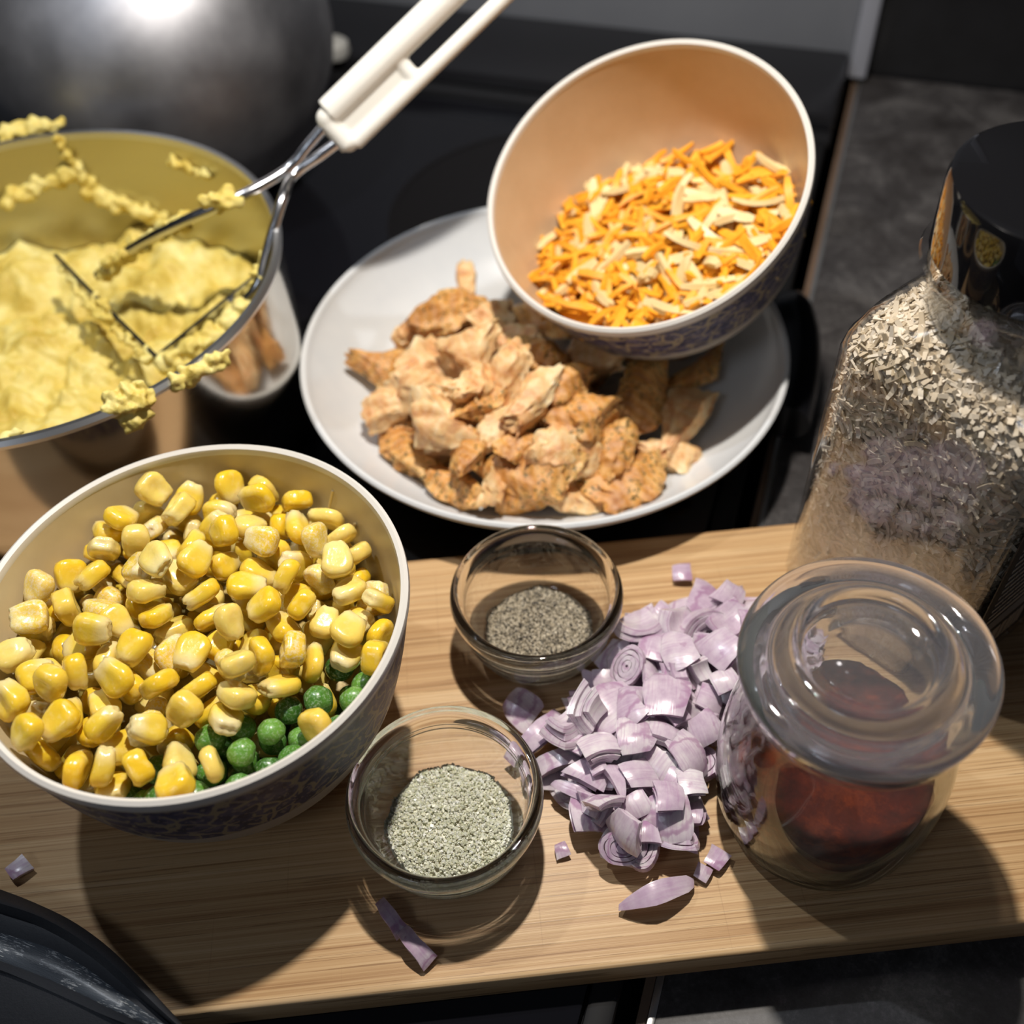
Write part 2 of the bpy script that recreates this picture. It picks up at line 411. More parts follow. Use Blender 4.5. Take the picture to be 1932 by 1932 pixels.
def m_corn():
    m, nt, p, o = new_mat('sweetcorn'); tc = nd(nt, 'TexCoord'); sx = nd(nt, 'SeparateXYZ'); lk(nt, tc.outputs['Object'], sx.inputs[0])
    oi = nd(nt, 'ObjectInfo'); rnd = oi.outputs['Random']
    t = mth(nt, 'ADD', mth(nt, 'MULTIPLY', sx.outputs[0], 75.0), .5)
    t = mth(nt, 'ADD', t, mth(nt, 'MULTIPLY', mth(nt, 'SUBTRACT', rnd, .5), .22))
    col = ramp(nt, t, [(.0, (.78, .66, .36)), (.25, (.82, .65, .24)), (.45, (.82, .60, .07)), (1.0, (.82, .54, .025))])
    r2 = mth(nt, 'FRACT', mth(nt, 'MULTIPLY', rnd, 7.31))
    col = mix(nt, ramp(nt, r2, [(.55, (0, 0, 0)), (1, (.60, .60, .60))]), col, (.86, .72, .28))
    nz = noise_t(nt, coords(nt), 260, 3)
    col = mix(nt, ramp(nt, nz, [(.5, (0, 0, 0)), (.75, (.35, .35, .35))]), col, (.90, .76, .42))
    # a few kernels still carry frost
    r3 = mth(nt, 'GREATER_THAN', mth(nt, 'FRACT', mth(nt, 'MULTIPLY', rnd, 13.7)), .86)
    fr = mth(nt, 'MULTIPLY', r3, ramp(nt, noise_t(nt, coords(nt), 700, 4, .8), [(.45, (0, 0, 0)), (.6, (.6, .6, .6))]))
    col = mix(nt, fr, col, (.86, .78, .62))
    lk(nt, col, p.inputs['Base Color']); p.inputs['Roughness'].default_value = .24; p.inputs['Coat Weight'].default_value = .35; p.inputs['Coat Roughness'].default_value = .12
    set_sss(p, .35, .003, (1, .7, .2)); bump(nt, p, noise_t(nt, coords(nt), 350, 3), .3, .0006); return m
def m_pea():
    m, nt, p, o = new_mat('pea_skin'); oi = nd(nt, 'ObjectInfo')
    n = noise_t(nt, coords(nt), 300, 4, .7)
    col = ramp(nt, mth(nt, 'ADD', mth(nt, 'MULTIPLY', oi.outputs['Random'], .5), mth(nt, 'MULTIPLY', n, .5)), [(.2, (.025, .09, .010)), (.5, (.075, .22, .025)), (.85, (.18, .38, .06))])
    col = mix(nt, ramp(nt, noise_t(nt, coords(nt), 900, 4, .8), [(.5, (0, 0, 0)), (.66, (.6, .6, .6))]), col, (.50, .62, .46))
    lk(nt, col, p.inputs['Base Color']); p.inputs['Roughness'].default_value = .3; set_sss(p, .2, .003, (.4, 1, .2)); p.inputs['Coat Weight'].default_value = .3; return m
def m_onion():
    m, nt, p, o = new_mat('shallot_flesh'); oi = nd(nt, 'ObjectInfo'); tc = nd(nt, 'TexCoord'); sx = nd(nt, 'SeparateXYZ'); lk(nt, tc.outputs['Object'], sx.inputs[0])
    ln = nd(nt, 'VectorMath', operation='LENGTH')
    mp = coords(nt, (1, .8, 1), loc=(0, 0, .012)); lk(nt, mp, ln.inputs[0])
    nz = noise_t(nt, coords(nt), 160, 3)
    band = mth(nt, 'SINE', mth(nt, 'ADD', mth(nt, 'MULTIPLY', ln.outputs['Value'], 3100.0), mth(nt, 'MULTIPLY', nz, 3.0)))
    col = ramp(nt, mth(nt, 'ADD', mth(nt, 'MULTIPLY', nz, .75), mth(nt, 'MULTIPLY', oi.outputs['Random'], .3)), [(.3, (.48, .35, .46)), (.5, (.61, .50, .58)), (.75, (.76, .69, .71))])
    col = mix(nt, ramp(nt, band, [(.78, (0, 0, 0)), (1, (.55, .55, .55))]), col, (.30, .10, .25))
    st = noise_t(nt, coords(nt, (60, 900, 60)), 1, 2)
    col = mix(nt, ramp(nt, st, [(.5, (0, 0, 0)), (.72, (.4, .4, .4))]), col, (.42, .22, .40))
    lk(nt, col, p.inputs['Base Color']); p.inputs['Roughness'].default_value = .28; set_sss(p, .4, .004, (1, .75, .9)); p.inputs['Coat Weight'].default_value = .3
    bump(nt, p, st, .2, .0004); return m
def m_salmon(crust):
    m, nt, p, o = new_mat('salmon_crust' if crust else 'salmon_flesh'); v = coords(nt)
    n = noise_t(nt, v, 70, 5, .65, .4); n2 = noise_t(nt, v, 420, 4, .7)
    if crust: col = ramp(nt, n, [(.3, (.36, .12, .02)), (.48, (.64, .29, .06)), (.68, (.80, .48, .16))])
    else: col = ramp(nt, n, [(.32, (.50, .17, .04)), (.42, (.72, .37, .14)), (.52, (.82, .53, .24)), (.66, (.88, .68, .40))])
    wv = nd(nt, 'TexWave', wave_type='BANDS'); wv.inputs['Scale'].default_value = 60; wv.inputs['Distortion'].default_value = 7; wv.inputs['Detail'].default_value = 2; lk(nt, v, wv.inputs['Vector'])
    col = mix(nt, mth(nt, 'MULTIPLY', wv.outputs['Fac'], .12), col, (.92, .74, .56))
    spots = mth(nt, 'MULTIPLY', mth(nt, 'GREATER_THAN', n2, .57 if crust else .66), mth(nt, 'GREATER_THAN', noise_t(nt, v, 60, 2), .45 if crust else .6))
    col = mix(nt, mth(nt, 'MULTIPLY', spots, .85), col, (.085, .075, .02))
    lk(nt, col, p.inputs['Base Color']); p.inputs['Roughness'].default_value = .45; set_sss(p, .2, .004, (1, .5, .25)); bump(nt, p, mth(nt, 'ADD', n, mth(nt, 'MULTIPLY', n2, .5)), .6, .0016); return m
def m_speckle(name, stops, scale, rough=.6, detail=4):
    m, nt, p, o = new_mat(name); oi = noise_t(nt, coords(nt), scale, detail, .7)
    lk(nt, ramp(nt, oi, stops), p.inputs['Base Color']); p.inputs['Roughness'].default_value = rough; return m
def m_island(name, stops, rough=.5, sss=0):
    'every loose grain in the heap takes its own tone'
    m, nt, p, o = new_mat(name); g = nd(nt, 'NewGeometry')
    lk(nt, ramp(nt, g.outputs['Random Per Island'], stops), p.inputs['Base Color']); p.inputs['Roughness'].default_value = rough
    if sss: set_sss(p, sss, .002)
    return m
def m_counter():
    m, nt, p, o = new_mat('dark_stone_laminate'); v = coords(nt)
    a = noise_t(nt, v, 28, 6, .7, .6); b = noise_t(nt, v, 420, 4, .8); c = noise_t(nt, v, 9, 3)
    col = ramp(nt, mth(nt, 'ADD', mth(nt, 'MULTIPLY', a, .65), mth(nt, 'MULTIPLY', b, .35)), [(.36, (.012, .011, .013)), (.5, (.045, .043, .046)), (.62, (.12, .115, .115))])
    col = mix(nt, mth(nt, 'MULTIPLY', c, .3), col, (.06, .045, .03))
    lk(nt, col, p.inputs['Base Color']); p.inputs['Roughness'].default_value = .5; bump(nt, p, b, .15, .0004); return m
def m_potato():
    m, nt, p, o = new_mat('mashed_potato'); v = coords(nt); n = noise_t(nt, v, 45, 5, .6)
    lk(nt, ramp(nt, n, [(.3, (.52, .35, .04)), (.48, (.72, .56, .13)), (.68, (.84, .74, .30))]), p.inputs['Base Color'])
    p.inputs['Roughness'].default_value = .5; set_sss(p, .25, .004, (1, .8, .3)); bump(nt, p, noise_t(nt, v, 260, 5, .7), .6, .0015); return m
def m_dome():
    m, nt, p, o = new_mat('smudged_steel'); p.inputs['Metallic'].default_value = 1; v = coords(nt)
    n = noise_t(nt, v, 14, 4); lk(nt, ramp(nt, n, [(.35, (.27, .27, .29)), (.65, (.50, .50, .53))]), p.inputs['Base Color'])
    lk(nt, mth(nt, 'ADD', mth(nt, 'MULTIPLY', noise_t(nt, v, 30, 3), .2), .42), p.inputs['Roughness']); return m
BAMBOO = m_bamboo(); PATTERN = m_pattern()
CREAM = m_speckle('cream_glaze', [(.3, (.58, .47, .28)), (.7, (.64, .53, .34))], 30, .38)
PEACH = m_speckle('peach_glaze', [(.3, (.58, .41, .25)), (.7, (.65, .48, .31))], 30, .38)
WHITE_RIM = plain('white_glaze_rim', (.74, .71, .66), .35); FOOT = plain('cream_foot_glaze', (.50, .45, .38), .4)
PLATE = m_speckle('white_porcelain', [(.3, (.66, .68, .70)), (.7, (.74, .75, .75))], 20, .25)
RIMSTEEL = m_steel('rim_steel', .34, (.7, .7, .7)); GLASS = m_glass('clear_glass', (1, 1, 1), .05); JAR_GLASS = m_glass('jar_glass', (.98, 1, .985), .12); LID_GLASS = m_glass('pressed_lid_glass', (.97, .97, 1), .12, .035, .045)
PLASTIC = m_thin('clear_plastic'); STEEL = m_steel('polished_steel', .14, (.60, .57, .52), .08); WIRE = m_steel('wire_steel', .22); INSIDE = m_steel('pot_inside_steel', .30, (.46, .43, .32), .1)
DOME = m_dome(); CORN_M = m_corn(); PEA_M = m_pea(); ONION_M = m_onion(); FLESH = m_salmon(False); CRUST = m_salmon(True)
POTATO = m_potato(); COUNTER = m_counter()
SALT_M = m_island('herbed_salt_grain', [(0, (.56, .56, .38)), (.3, (.72, .71, .53)), (.7, (.80, .79, .64)), (1, (.88, .87, .78))], .4, .2)
PEPPER_M = m_island('ground_pepper_grain', [(0, (.012, .010, .009)), (.36, (.045, .035, .028)), (.42, (.34, .28, .19)), (.7, (.58, .50, .36)), (1, (.78, .70, .55))], .6)
FLAKE_M = m_island('onion_flake', [(0, (.50, .40, .27)), (.4, (.60, .51, .38)), (.8, (.68, .60, .48)), (1, (.76, .68, .57))], .5)
FROST_M = m_speckle('frosted_vegetable_mass', [(.35, (.40, .26, .05)), (.6, (.60, .46, .18)), (.75, (.70, .62, .40))], 160, .5)
PEAMASS = m_speckle('frosted_pea_mass', [(.35, (.03, .09, .015)), (.6, (.09, .22, .04)), (.75, (.4, .5, .35))], 260, .4)
ORANGE = m_speckle('orange_cheese', [(.3, (.86, .33, .015)), (.7, (.92, .48, .04))], 90, .42); PALE = m_speckle('pale_cheese', [(.3, (.80, .60, .27)), (.7, (.85, .69, .38))], 90, .42)
PAPRIKA = m_speckle('red_spice_powder', [(.3, (.035, .005, .002)), (.5, (.12, .014, .004)), (.68, (.34, .055, .008))], 70, .8, 6)
BLACK = plain('black_plastic', (.010, .010, .012), .16); HOB = plain('black_hob_glass', (.006, .006, .008), .07); RING = plain('hob_ring_print', (.004, .003, .003), .35)
TRIM = plain('dark_stove_trim', (.018, .018, .02), .35, .3); RISER = plain('black_enamel', (.012, .012, .014), .25); WALLB = m_speckle('black_splashback', [(.3, (.004, .004, .005)), (.7, (.011, .011, .013))], 12, .4)
PANEL = m_speckle('grey_metal_panel', [(.3, (.20, .21, .235)), (.7, (.23, .24, .265))], 6, .45); EDGE = plain('pale_edge_trim', (.36, .37, .42), .4)
SILVER = plain('bright_edge_strip', (.6, .6, .6), .3, .9); BROWN = plain('brown_edge_board', (.14, .09, .06), .5)
IVORY = plain('ivory_plastic', (.80, .78, .72), .4); CAP = plain('gloss_black_cap', (.006, .006, .007), .06, coat=.5); SEAL = plain('green_seal', (.010, .018, .012), .4)
PRINT = plain('grey_print', (.30, .28, .26), .6); LABEL = plain('black_label_paper', (.012, .010, .010), .45)
def m_utensil():
    m, nt, p, o = new_mat('scuffed_black_nylon'); v = coords(nt)
    p.inputs['Base Color'].default_value = (.03, .033, .04, 1); n = noise_t(nt, coords(nt, (1, 1, 1)), 700, 4, .8)
    lk(nt, mth(nt, 'ADD', mth(nt, 'MULTIPLY', n, .3), .30), p.inputs['Roughness']); bump(nt, p, n, .25, .0004); return m
NYLON = m_utensil()
def m_scuff_sheen():  # ridge highlight put into a lighter base colour, together with real scratches
    m, nt, p, o = new_mat('scratched_nylon_highlight'); v = coords(nt, (300, 2500, 300), rot=(0, 0, .9)); n = noise_t(nt, v, 1, 3, .7)
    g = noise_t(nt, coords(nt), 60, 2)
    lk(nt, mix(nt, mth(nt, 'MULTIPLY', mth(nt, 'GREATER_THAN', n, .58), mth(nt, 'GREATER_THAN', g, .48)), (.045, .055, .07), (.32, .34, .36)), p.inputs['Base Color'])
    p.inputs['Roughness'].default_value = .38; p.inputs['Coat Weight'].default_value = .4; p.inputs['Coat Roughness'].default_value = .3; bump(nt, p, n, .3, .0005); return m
SCUFF_SHEEN = m_scuff_sheen(); MATTE = plain('matte_black_trim', (.008, .008, .009), .6, spec=.2)
# ---------------------------------------------------------------- where the loose pieces came to rest: kind, shape, x y z in 0.1 mm, turn
CORNDATA = [(0,0,-36,-472,564,0.9,-0.22,0.33,-0.2),(0,3,-176,221,579,0.61,-0.05,-0.18,-0.77),(0,1,114,428,513,0,0.55,0.83,-0.06),(0,3,85,589,494,0.76,0.01,0.04,0.65),
(0,3,215,-178,565,0.1,-0.99,0.01,0.11),(0,1,162,290,537,0.15,0.78,-0.61,0.01),(0,5,463,187,521,0.07,0.27,0.73,0.62),(0,4,-526,182,521,0.08,-0.29,0.93,-0.22),
(0,1,-297,546,508,0.23,-0.95,-0.23,-0.02),(0,0,-101,-272,602,0.1,-0.78,-0.61,-0.09),(0,5,141,-484,492,0.23,0.27,-0.12,0.93),(0,7,-340,159,569,0.2,0.96,-0.16,0.08),
(0,1,346,-260,488,0.21,-0.91,-0.34,0.12),(0,5,-256,347,533,0.11,0.98,0.16,0.03),(0,4,-245,-415,558,0.93,-0.24,0.01,-0.27),(0,5,-63,415,561,0.48,-0.48,0.55,-0.48),
(0,2,-480,-94,562,0.04,-0.94,-0.34,0.07),(0,6,-614,-78,527,0.34,-0.78,-0.52,0.06),(0,5,-149,602,515,0.42,-0.47,0.38,-0.68),(0,2,-215,-56,621,0.06,-0.81,0.58,-0.1),
(0,4,255,81,553,0.99,-0.07,0.13,-0.01),(0,4,601,40,447,0.23,-0.71,-0.67,0.02),(0,5,-434,-403,523,0.1,-0.45,0.88,-0.08),(0,6,-465,388,499,0.03,0.83,-0.56,0.07),
(0,5,47,16,625,0.97,-0.07,0.06,-0.24),(0,0,61,-261,626,0.4,0.48,-0.38,-0.68),(0,7,363,504,506,0.24,-0.06,0.97,0.03),(0,5,-398,272,550,0.17,-0.18,0.45,-0.86),
(0,6,353,330,501,0.91,-0.08,0.04,-0.4),(0,7,-345,-311,554,0.52,-0.04,-0.15,0.84),(0,2,-201,-582,504,0.32,-0,-0.09,0.94),(0,3,-559,-286,537,0.36,0.51,-0.37,0.69),
(0,1,474,-116,466,0.26,-0.68,-0.68,0.04),(0,1,472,404,519,0.04,0.85,-0.04,0.52),(0,7,-334,-507,522,0.37,0.09,-0.15,-0.91),(0,1,-313,234,643,0.91,-0.22,0.06,0.35),
(0,4,424,100,543,0.11,0.16,0.54,-0.82),(0,5,-488,-362,607,0.07,-0.32,0.94,-0.14),(0,0,271,87,642,0.04,-0.48,-0.87,0.1),(0,7,-28,-358,657,0.74,-0.16,-0.53,0.39),
(0,0,-588,-190,548,0.2,0.38,-0.48,0.77),(0,4,244,413,521,0.86,0.26,-0.21,0.39),(0,3,-240,-574,592,0.04,-0.79,0.6,-0.06),(0,1,210,-47,604,0.63,-0.18,0.12,0.75),
(0,3,-229,-233,624,0.4,-0.35,-0.69,0.5),(0,3,-51,-99,641,0.45,-0.01,0.06,-0.89),(0,4,-241,502,592,0.16,-0.51,0.8,0.27),(0,4,-369,-156,585,0.15,0.24,-0.74,-0.62),
(0,4,-362,363,615,0.24,0.23,-0.88,0.35),(0,0,-190,285,675,0.27,-0.64,-0.53,0.49),(0,7,-247,-358,650,0.27,-0.04,-0.75,-0.6),(0,5,537,371,653,0.75,0.25,0.02,-0.61),
(0,5,99,131,615,0.6,-0.58,-0.29,-0.47),(0,3,-42,571,516,0.46,0.62,-0.59,-0.23),(0,4,414,436,600,0.89,-0.22,-0.38,0.1),(0,2,-117,-529,553,0.08,0.43,0.27,0.86),
(0,4,-610,219,579,0.86,-0.29,-0.01,0.42),(0,6,220,569,504,0.26,0.5,-0.81,-0.19),(0,5,395,-2,546,0.5,-0.81,-0.24,-0.18),(0,4,25,272,557,0.31,-0.02,0.15,0.94),
(0,1,361,-130,547,0.26,0.85,-0.4,0.21),(0,0,-33,-644,628,0.42,-0.21,0.14,0.87),(0,4,-241,71,627,0.81,-0.51,-0.12,0.28),(0,6,-425,462,565,0.88,-0.22,0.3,0.3),
(0,4,341,247,627,0.76,-0.05,0.62,0.17),(0,0,-157,442,650,0.38,0.1,0.43,-0.81),(0,5,197,232,638,0.93,0.17,0.07,0.33),(0,5,-451,93,566,0.83,0.38,-0.37,-0.19),
(0,7,73,-409,607,0.57,-0.74,-0.34,-0.08),(0,6,-65,118,612,0.06,0.44,-0.88,0.13),(0,3,-308,275,730,0.13,0.44,0.88,-0.12),(0,7,-391,526,622,0.92,-0.25,0.26,0.18),
(0,5,406,113,653,0.64,-0.01,-0.04,0.77),(0,5,347,-62,641,0.26,-0.56,-0.72,-0.31),(0,0,-184,-458,662,0.08,0.44,-0.88,0.14),(0,7,-276,-121,706,0.17,0.87,0.47,-0.02),
(0,6,-471,-362,714,0.14,-0.81,-0.56,0.08),(0,3,-411,-104,671,0.21,0.71,-0.59,0.32),(0,1,37,246,668,0.12,0.56,0.8,-0.17),(0,6,-139,571,649,0.1,-0.94,-0.2,0.27),
(0,3,-63,-517,678,0.13,-0.92,-0.37,0.1),(0,3,-180,298,806,0.29,-0.71,0.54,-0.35),(0,1,276,372,612,0.29,-0.93,-0.18,-0.13),(0,6,77,-143,659,0.45,0.81,0.23,-0.3),
(0,2,103,376,612,0.12,0.98,-0.16,0.01),(0,0,181,-271,650,0.24,0.41,-0.58,-0.65),(0,3,127,637,611,0.23,-0.82,0.43,0.3),(0,0,-555,345,617,0.64,-0.66,-0.02,0.39),
(0,2,-337,15,642,0.48,0.57,-0.18,-0.64),(0,6,-560,48,554,0.64,0.45,-0.59,0.2),(0,4,288,215,721,0.73,-0.02,-0.23,0.64),(0,7,-133,-309,713,0.72,0.47,-0.39,0.33),
(0,7,-348,-531,638,0.36,0.4,-0.65,-0.53),(0,5,-593,-296,687,0.58,-0.3,-0.38,0.66),(0,7,217,-17,714,0.62,-0.19,-0.28,0.71),(0,5,-342,-274,663,0.14,0.47,0.87,-0.07),
(0,7,426,313,614,0.7,-0.03,-0.7,0.13),(0,2,573,239,587,0.32,0.69,0.65,-0.02),(0,6,-426,-480,706,0.12,-0.27,0.45,0.84),(0,4,507,-90,602,0.42,-0.71,0.52,0.21),
(0,4,-25,385,691,0.65,-0.1,-0.67,0.34),(0,0,-67,162,695,0.81,-0.11,-0.07,-0.57),(0,5,90,404,718,0.81,0.58,-0.12,-0.02),(0,1,-393,-54,765,0.92,-0.39,-0.02,-0.07),
(0,1,-643,-31,650,0.24,0.92,-0.23,0.18),(0,4,446,151,750,0.08,0.75,-0.65,-0.09),(0,4,342,332,725,0.4,0.21,-0.64,0.62),(0,2,462,-13,719,0.4,-0.75,0.41,-0.34),
(0,6,-289,-626,711,0.52,0.36,-0.67,0.38),(0,7,-451,21,678,0.78,0.34,-0.25,0.47),(0,6,117,-257,746,0.81,-0.37,-0.27,0.38),(0,7,-40,548,690,0.48,-0.25,0.24,-0.81),
(0,3,542,214,687,0.23,0.06,0.97,-0.06),(0,3,-427,367,740,0.46,-0.41,-0.03,0.79),(0,2,-240,142,711,0.76,-0.56,0.09,0.33),(0,4,-464,282,680,0.5,0.75,-0.42,0.07),
(0,0,-488,-211,641,0.58,-0.06,-0.74,0.32),(0,7,42,503,603,0.92,-0.31,0.1,0.24),(0,4,95,-31,717,0.14,0.66,-0.73,-0.13),(0,1,-436,-384,799,0.13,0.43,-0.88,-0.16),
(0,0,286,-342,754,0.48,-0.08,0.37,0.79),(0,7,-119,-199,715,0.24,0.19,0.23,0.93),(0,5,280,577,602,0.92,0.17,0,-0.36),(0,4,-95,298,685,0.55,0.05,-0.84,0.02),
(0,7,-537,123,655,0.48,0.01,0.58,0.65),(0,3,24,-453,746,0.12,-0.84,-0.44,0.28),(0,2,146,153,737,0.12,0.99,-0.01,-0.1),(0,6,-116,-32,707,0.29,0.76,0.58,0.02),
(0,6,-269,608,647,0.72,-0.52,-0.46,-0.07),(0,0,-147,424,783,0.24,-0.53,0.69,0.43),(0,1,-241,-242,766,0.59,-0.48,0.5,-0.4),(0,1,308,-192,673,0.63,-0.28,-0.15,-0.71),
(0,0,-150,-631,706,0.35,-0.71,0.3,-0.53),(0,6,-408,148,690,0.32,-0.02,0.55,0.77),(0,1,567,43,716,0.71,0.03,0.22,0.67),(0,4,396,511,682,0.91,-0.25,-0.33,0.03),
(0,7,69,556,702,0.57,0.27,-0.76,-0.17),(0,2,401,-160,751,0.33,0.79,0.51,-0.1),(0,6,215,359,750,0.77,0.23,0.6,0.06),(0,7,474,300,749,0.83,-0.12,0.01,0.54),
(0,7,-7,458,796,0.51,-0.22,-0.19,-0.81),(0,0,-241,20,743,0.19,-0.31,-0.13,-0.92),(0,7,-38,-614,755,0.53,-0.4,0.74,-0.06),(0,1,-141,-206,834,0.02,-0.74,-0.65,-0.19),
(0,1,-304,-343,803,0.02,0.54,0.59,0.6),(0,6,-385,-217,758,0.94,0.17,-0.17,0.24),(0,4,-144,-33,801,0.62,-0.01,-0.32,-0.72),(0,0,110,283,744,0.3,0.1,-0.92,0.23),
(0,4,-595,236,686,0,-0.04,-0.91,0.41),(0,4,-179,-402,741,0.94,-0.15,0.04,-0.31),(0,1,358,156,814,0.08,-0.83,0.25,-0.49),(0,2,320,544,720,0.82,-0.41,-0.36,0.17),
(0,7,-399,242,818,0.46,0.61,-0.2,0.62),(0,0,162,523,773,0.79,-0.43,0.28,-0.34),(0,3,141,-368,794,0.76,0.45,-0.28,0.38),(0,1,-505,460,698,0.02,-0.43,0.48,-0.77),
(0,5,-455,-512,837,0.47,-0.84,0.28,0.04),(0,2,-280,424,698,0.56,0.08,0.79,0.22),(0,2,564,119,795,0.23,0.69,-0.68,-0.02),(0,2,-279,-480,742,0.13,-0.83,0.53,-0.11),
(0,3,301,78,750,0.38,0.89,-0.2,-0.18),(0,3,-161,148,808,0.96,-0.03,0.23,-0.15),(0,6,-663,105,624,0.63,-0.04,-0.77,-0.05),(0,3,205,-143,757,0.11,-0.24,-0.62,0.74),
(0,2,36,49,753,0.22,-0.39,0.76,-0.48),(0,4,165,486,644,0.27,-0.9,-0.03,0.34),(0,6,161,-495,680,0.79,-0.43,0.17,-0.41),(0,5,-619,-160,706,0.03,0.17,-0.67,0.72),
(0,2,304,-493,724,0.71,0.42,-0.56,0.08),(0,2,648,170,673,0.21,0.66,0.04,0.72),(0,2,-192,635,769,0.51,-0.21,-0.83,0.05),(0,3,-502,64,789,0.77,-0.29,-0.22,0.52),
(0,4,-33,280,763,0.46,-0.46,0.22,-0.72),(0,0,138,167,829,0.14,0.23,-0.95,0.14),(0,5,404,-37,791,0.15,-0.84,-0.14,-0.5),(0,3,75,670,733,0.81,-0.36,-0.39,-0.25),
(0,7,252,243,829,0.71,-0.26,-0.48,0.43),(0,0,-26,80,817,0.81,-0.35,-0.27,0.38),(0,4,-263,-113,813,0.19,0.31,-0.02,0.93),(0,3,-204,27,858,0.48,-0.13,-0.32,-0.81),
(0,5,-455,501,821,0.44,-0.04,-0.89,-0.14),(0,4,376,415,715,0.52,-0.73,-0.24,-0.36),(0,3,89,370,845,0.33,-0.94,-0.01,0.01),(0,6,-89,206,879,0.65,-0.25,0.25,-0.68),
(0,3,-615,65,736,0.45,-0.41,-0.79,0.07),(0,5,-532,-76,743,0.62,0.24,-0.69,0.29),(0,2,-36,-138,749,0.39,0.6,-0.65,-0.24),(0,1,-327,-434,857,0.35,-0.65,-0.54,-0.41),
(0,7,-90,-491,808,0.24,0.47,-0.51,-0.68),(0,2,-45,581,817,0.79,0.6,-0.08,0.13),(0,1,-571,-329,800,0.01,-0.45,0.89,0.07),(0,6,5,-305,803,0.32,0.87,0.03,0.37),
(0,1,-362,570,738,0.65,0.03,0.36,-0.67),(0,0,306,-88,789,0.73,0.23,-0.54,0.34),(0,7,-182,512,761,0.12,-0.01,0.52,-0.84),(0,5,-305,134,823,0.32,0.09,0.94,0.03),
(0,5,855,3943,-90180,0.11,0.54,-0.8,0.22),(0,6,600,-270,722,0.48,0.2,-0.51,0.69),(0,3,293,-262,806,0.39,0.91,-0.16,0),(0,5,-325,436,808,0.24,0.71,0.61,0.25),
(0,6,-236,-548,829,0.85,0.14,-0.17,0.48),(0,2,221,631,717,0.79,-0.61,-0.06,-0.06),(0,2,-142,-335,844,0.39,-0.89,0.23,0.01),(0,5,687,59,749,0.65,0.31,-0.63,-0.27),
(0,5,71,-584,733,0.44,-0.72,-0.2,-0.5),(0,4,-9,658,601,0.6,0.45,-0.56,0.36),(0,1,-676,-40,775,0.74,0.21,-0.33,0.54),(0,5,234,-602,776,0.88,0.06,-0.2,-0.42),
(0,4,-289,-634,871,0.2,-0.76,-0.52,-0.34),(0,6,-513,188,811,0.38,0.37,0.73,-0.43),(0,4,601,281,768,0.3,0.74,0.47,-0.37),(0,6,-521,350,808,0.61,-0.36,-0.13,-0.7),
(0,3,-283,-203,888,0.06,-0.08,0.46,-0.88),(0,1,277,-180,878,0.88,-0.16,-0.32,-0.32),(0,2,56,-150,803,0.1,-0.68,-0.73,-0),(0,7,139,3,812,0.48,-0.24,-0.83,0.14),
(0,4,69,-477,830,0.06,-0.93,-0.19,0.31),(0,2,-195,117,929,0.26,-0.14,-0.18,0.94),(0,1,-66,675,748,0.32,-0.47,-0.43,-0.7),(0,3,283,448,807,0.54,-0.14,-0.81,0.2),
(0,3,-66,355,858,0.85,0.37,-0.34,0.14),(0,3,243,85,849,0.02,-0.9,-0.32,-0.29),(0,4,-600,306,744,0.88,-0.41,-0.02,-0.27),(0,0,407,378,836,0.86,0.03,0.08,-0.51),
(0,5,-603,-198,825,0.15,-0.94,-0.28,0.11),(1,0,107,-603,463,0.09,-0.79,-0.24,0.56),(1,1,302,-399,469,0.07,0.94,0.28,-0.18),(1,1,572,-198,434,0.12,0.35,0.88,-0.29),
(1,3,520,-310,435,0.99,0.13,0.07,0.02),(1,1,601,-87,436,0.34,0.03,0.52,-0.78),(1,1,219,-572,447,0.07,-0.87,0.37,-0.31),(1,2,-19,-621,495,0,0.69,-0.53,-0.49),
(1,3,217,-346,534,0.12,0.28,0.46,0.83),(1,0,324,-515,442,0.86,0.39,-0.09,0.33),(1,3,594,-28,542,0.56,-0.65,0.31,-0.41),(1,1,586,-254,533,0.29,0.64,-0.32,-0.64),
(1,3,76,-640,573,0.03,-0.39,-0.9,-0.18),(1,3,417,-368,462,0.69,-0.03,-0.16,0.7),(1,3,340,-388,580,0.55,0.81,-0.19,-0.05),(1,1,621,-144,528,0.7,0.57,-0.15,0.4),
(1,2,409,-478,525,0.36,0.9,-0.1,-0.22),(1,2,595,181,498,0.76,-0.41,0.45,0.23),(1,3,480,-212,540,0.55,0.58,-0.38,0.48),(1,2,313,-561,556,0.82,-0.33,-0.22,-0.41),
(1,1,522,-278,629,0.56,0.65,-0.43,0.27),(1,1,532,-356,543,0.41,0.7,-0.47,-0.34),(1,1,454,-412,612,0.56,-0.68,0.19,0.44),(1,0,631,-200,629,0.61,0.23,0.72,-0.23),
(1,2,240,-461,570,0.51,-0.67,0.11,0.53),(1,3,635,82,560,0.67,-0.12,-0.2,-0.71),(1,2,179,-572,562,0.4,0.36,0.46,-0.71),(1,2,524,48,612,0.03,0.44,0.87,-0.23),
(1,3,403,-291,582,0.16,-0.45,-0.58,-0.66),(1,2,542,-147,699,0.09,-0.81,-0.37,0.45),(1,2,401,-519,642,0.13,-0.64,0.59,0.47),(1,3,76,-526,616,0.13,-0.38,0.38,-0.83),
(1,3,548,-380,681,0.42,0.06,-0.82,-0.38),(1,3,659,-10,642,0.1,0.66,0.74,0.07),(1,0,369,-414,697,0.44,0.03,0.9,0.01),(1,0,434,-193,649,0.41,0.38,0.08,-0.82),
(1,0,287,-288,613,0.7,-0.64,-0.16,0.28),(1,1,432,-310,697,0.2,-0.26,0.92,-0.22),(1,2,277,-601,672,0.14,-0.94,-0.29,0.04),(1,0,666,-115,707,0.65,0.2,-0.6,-0.43),
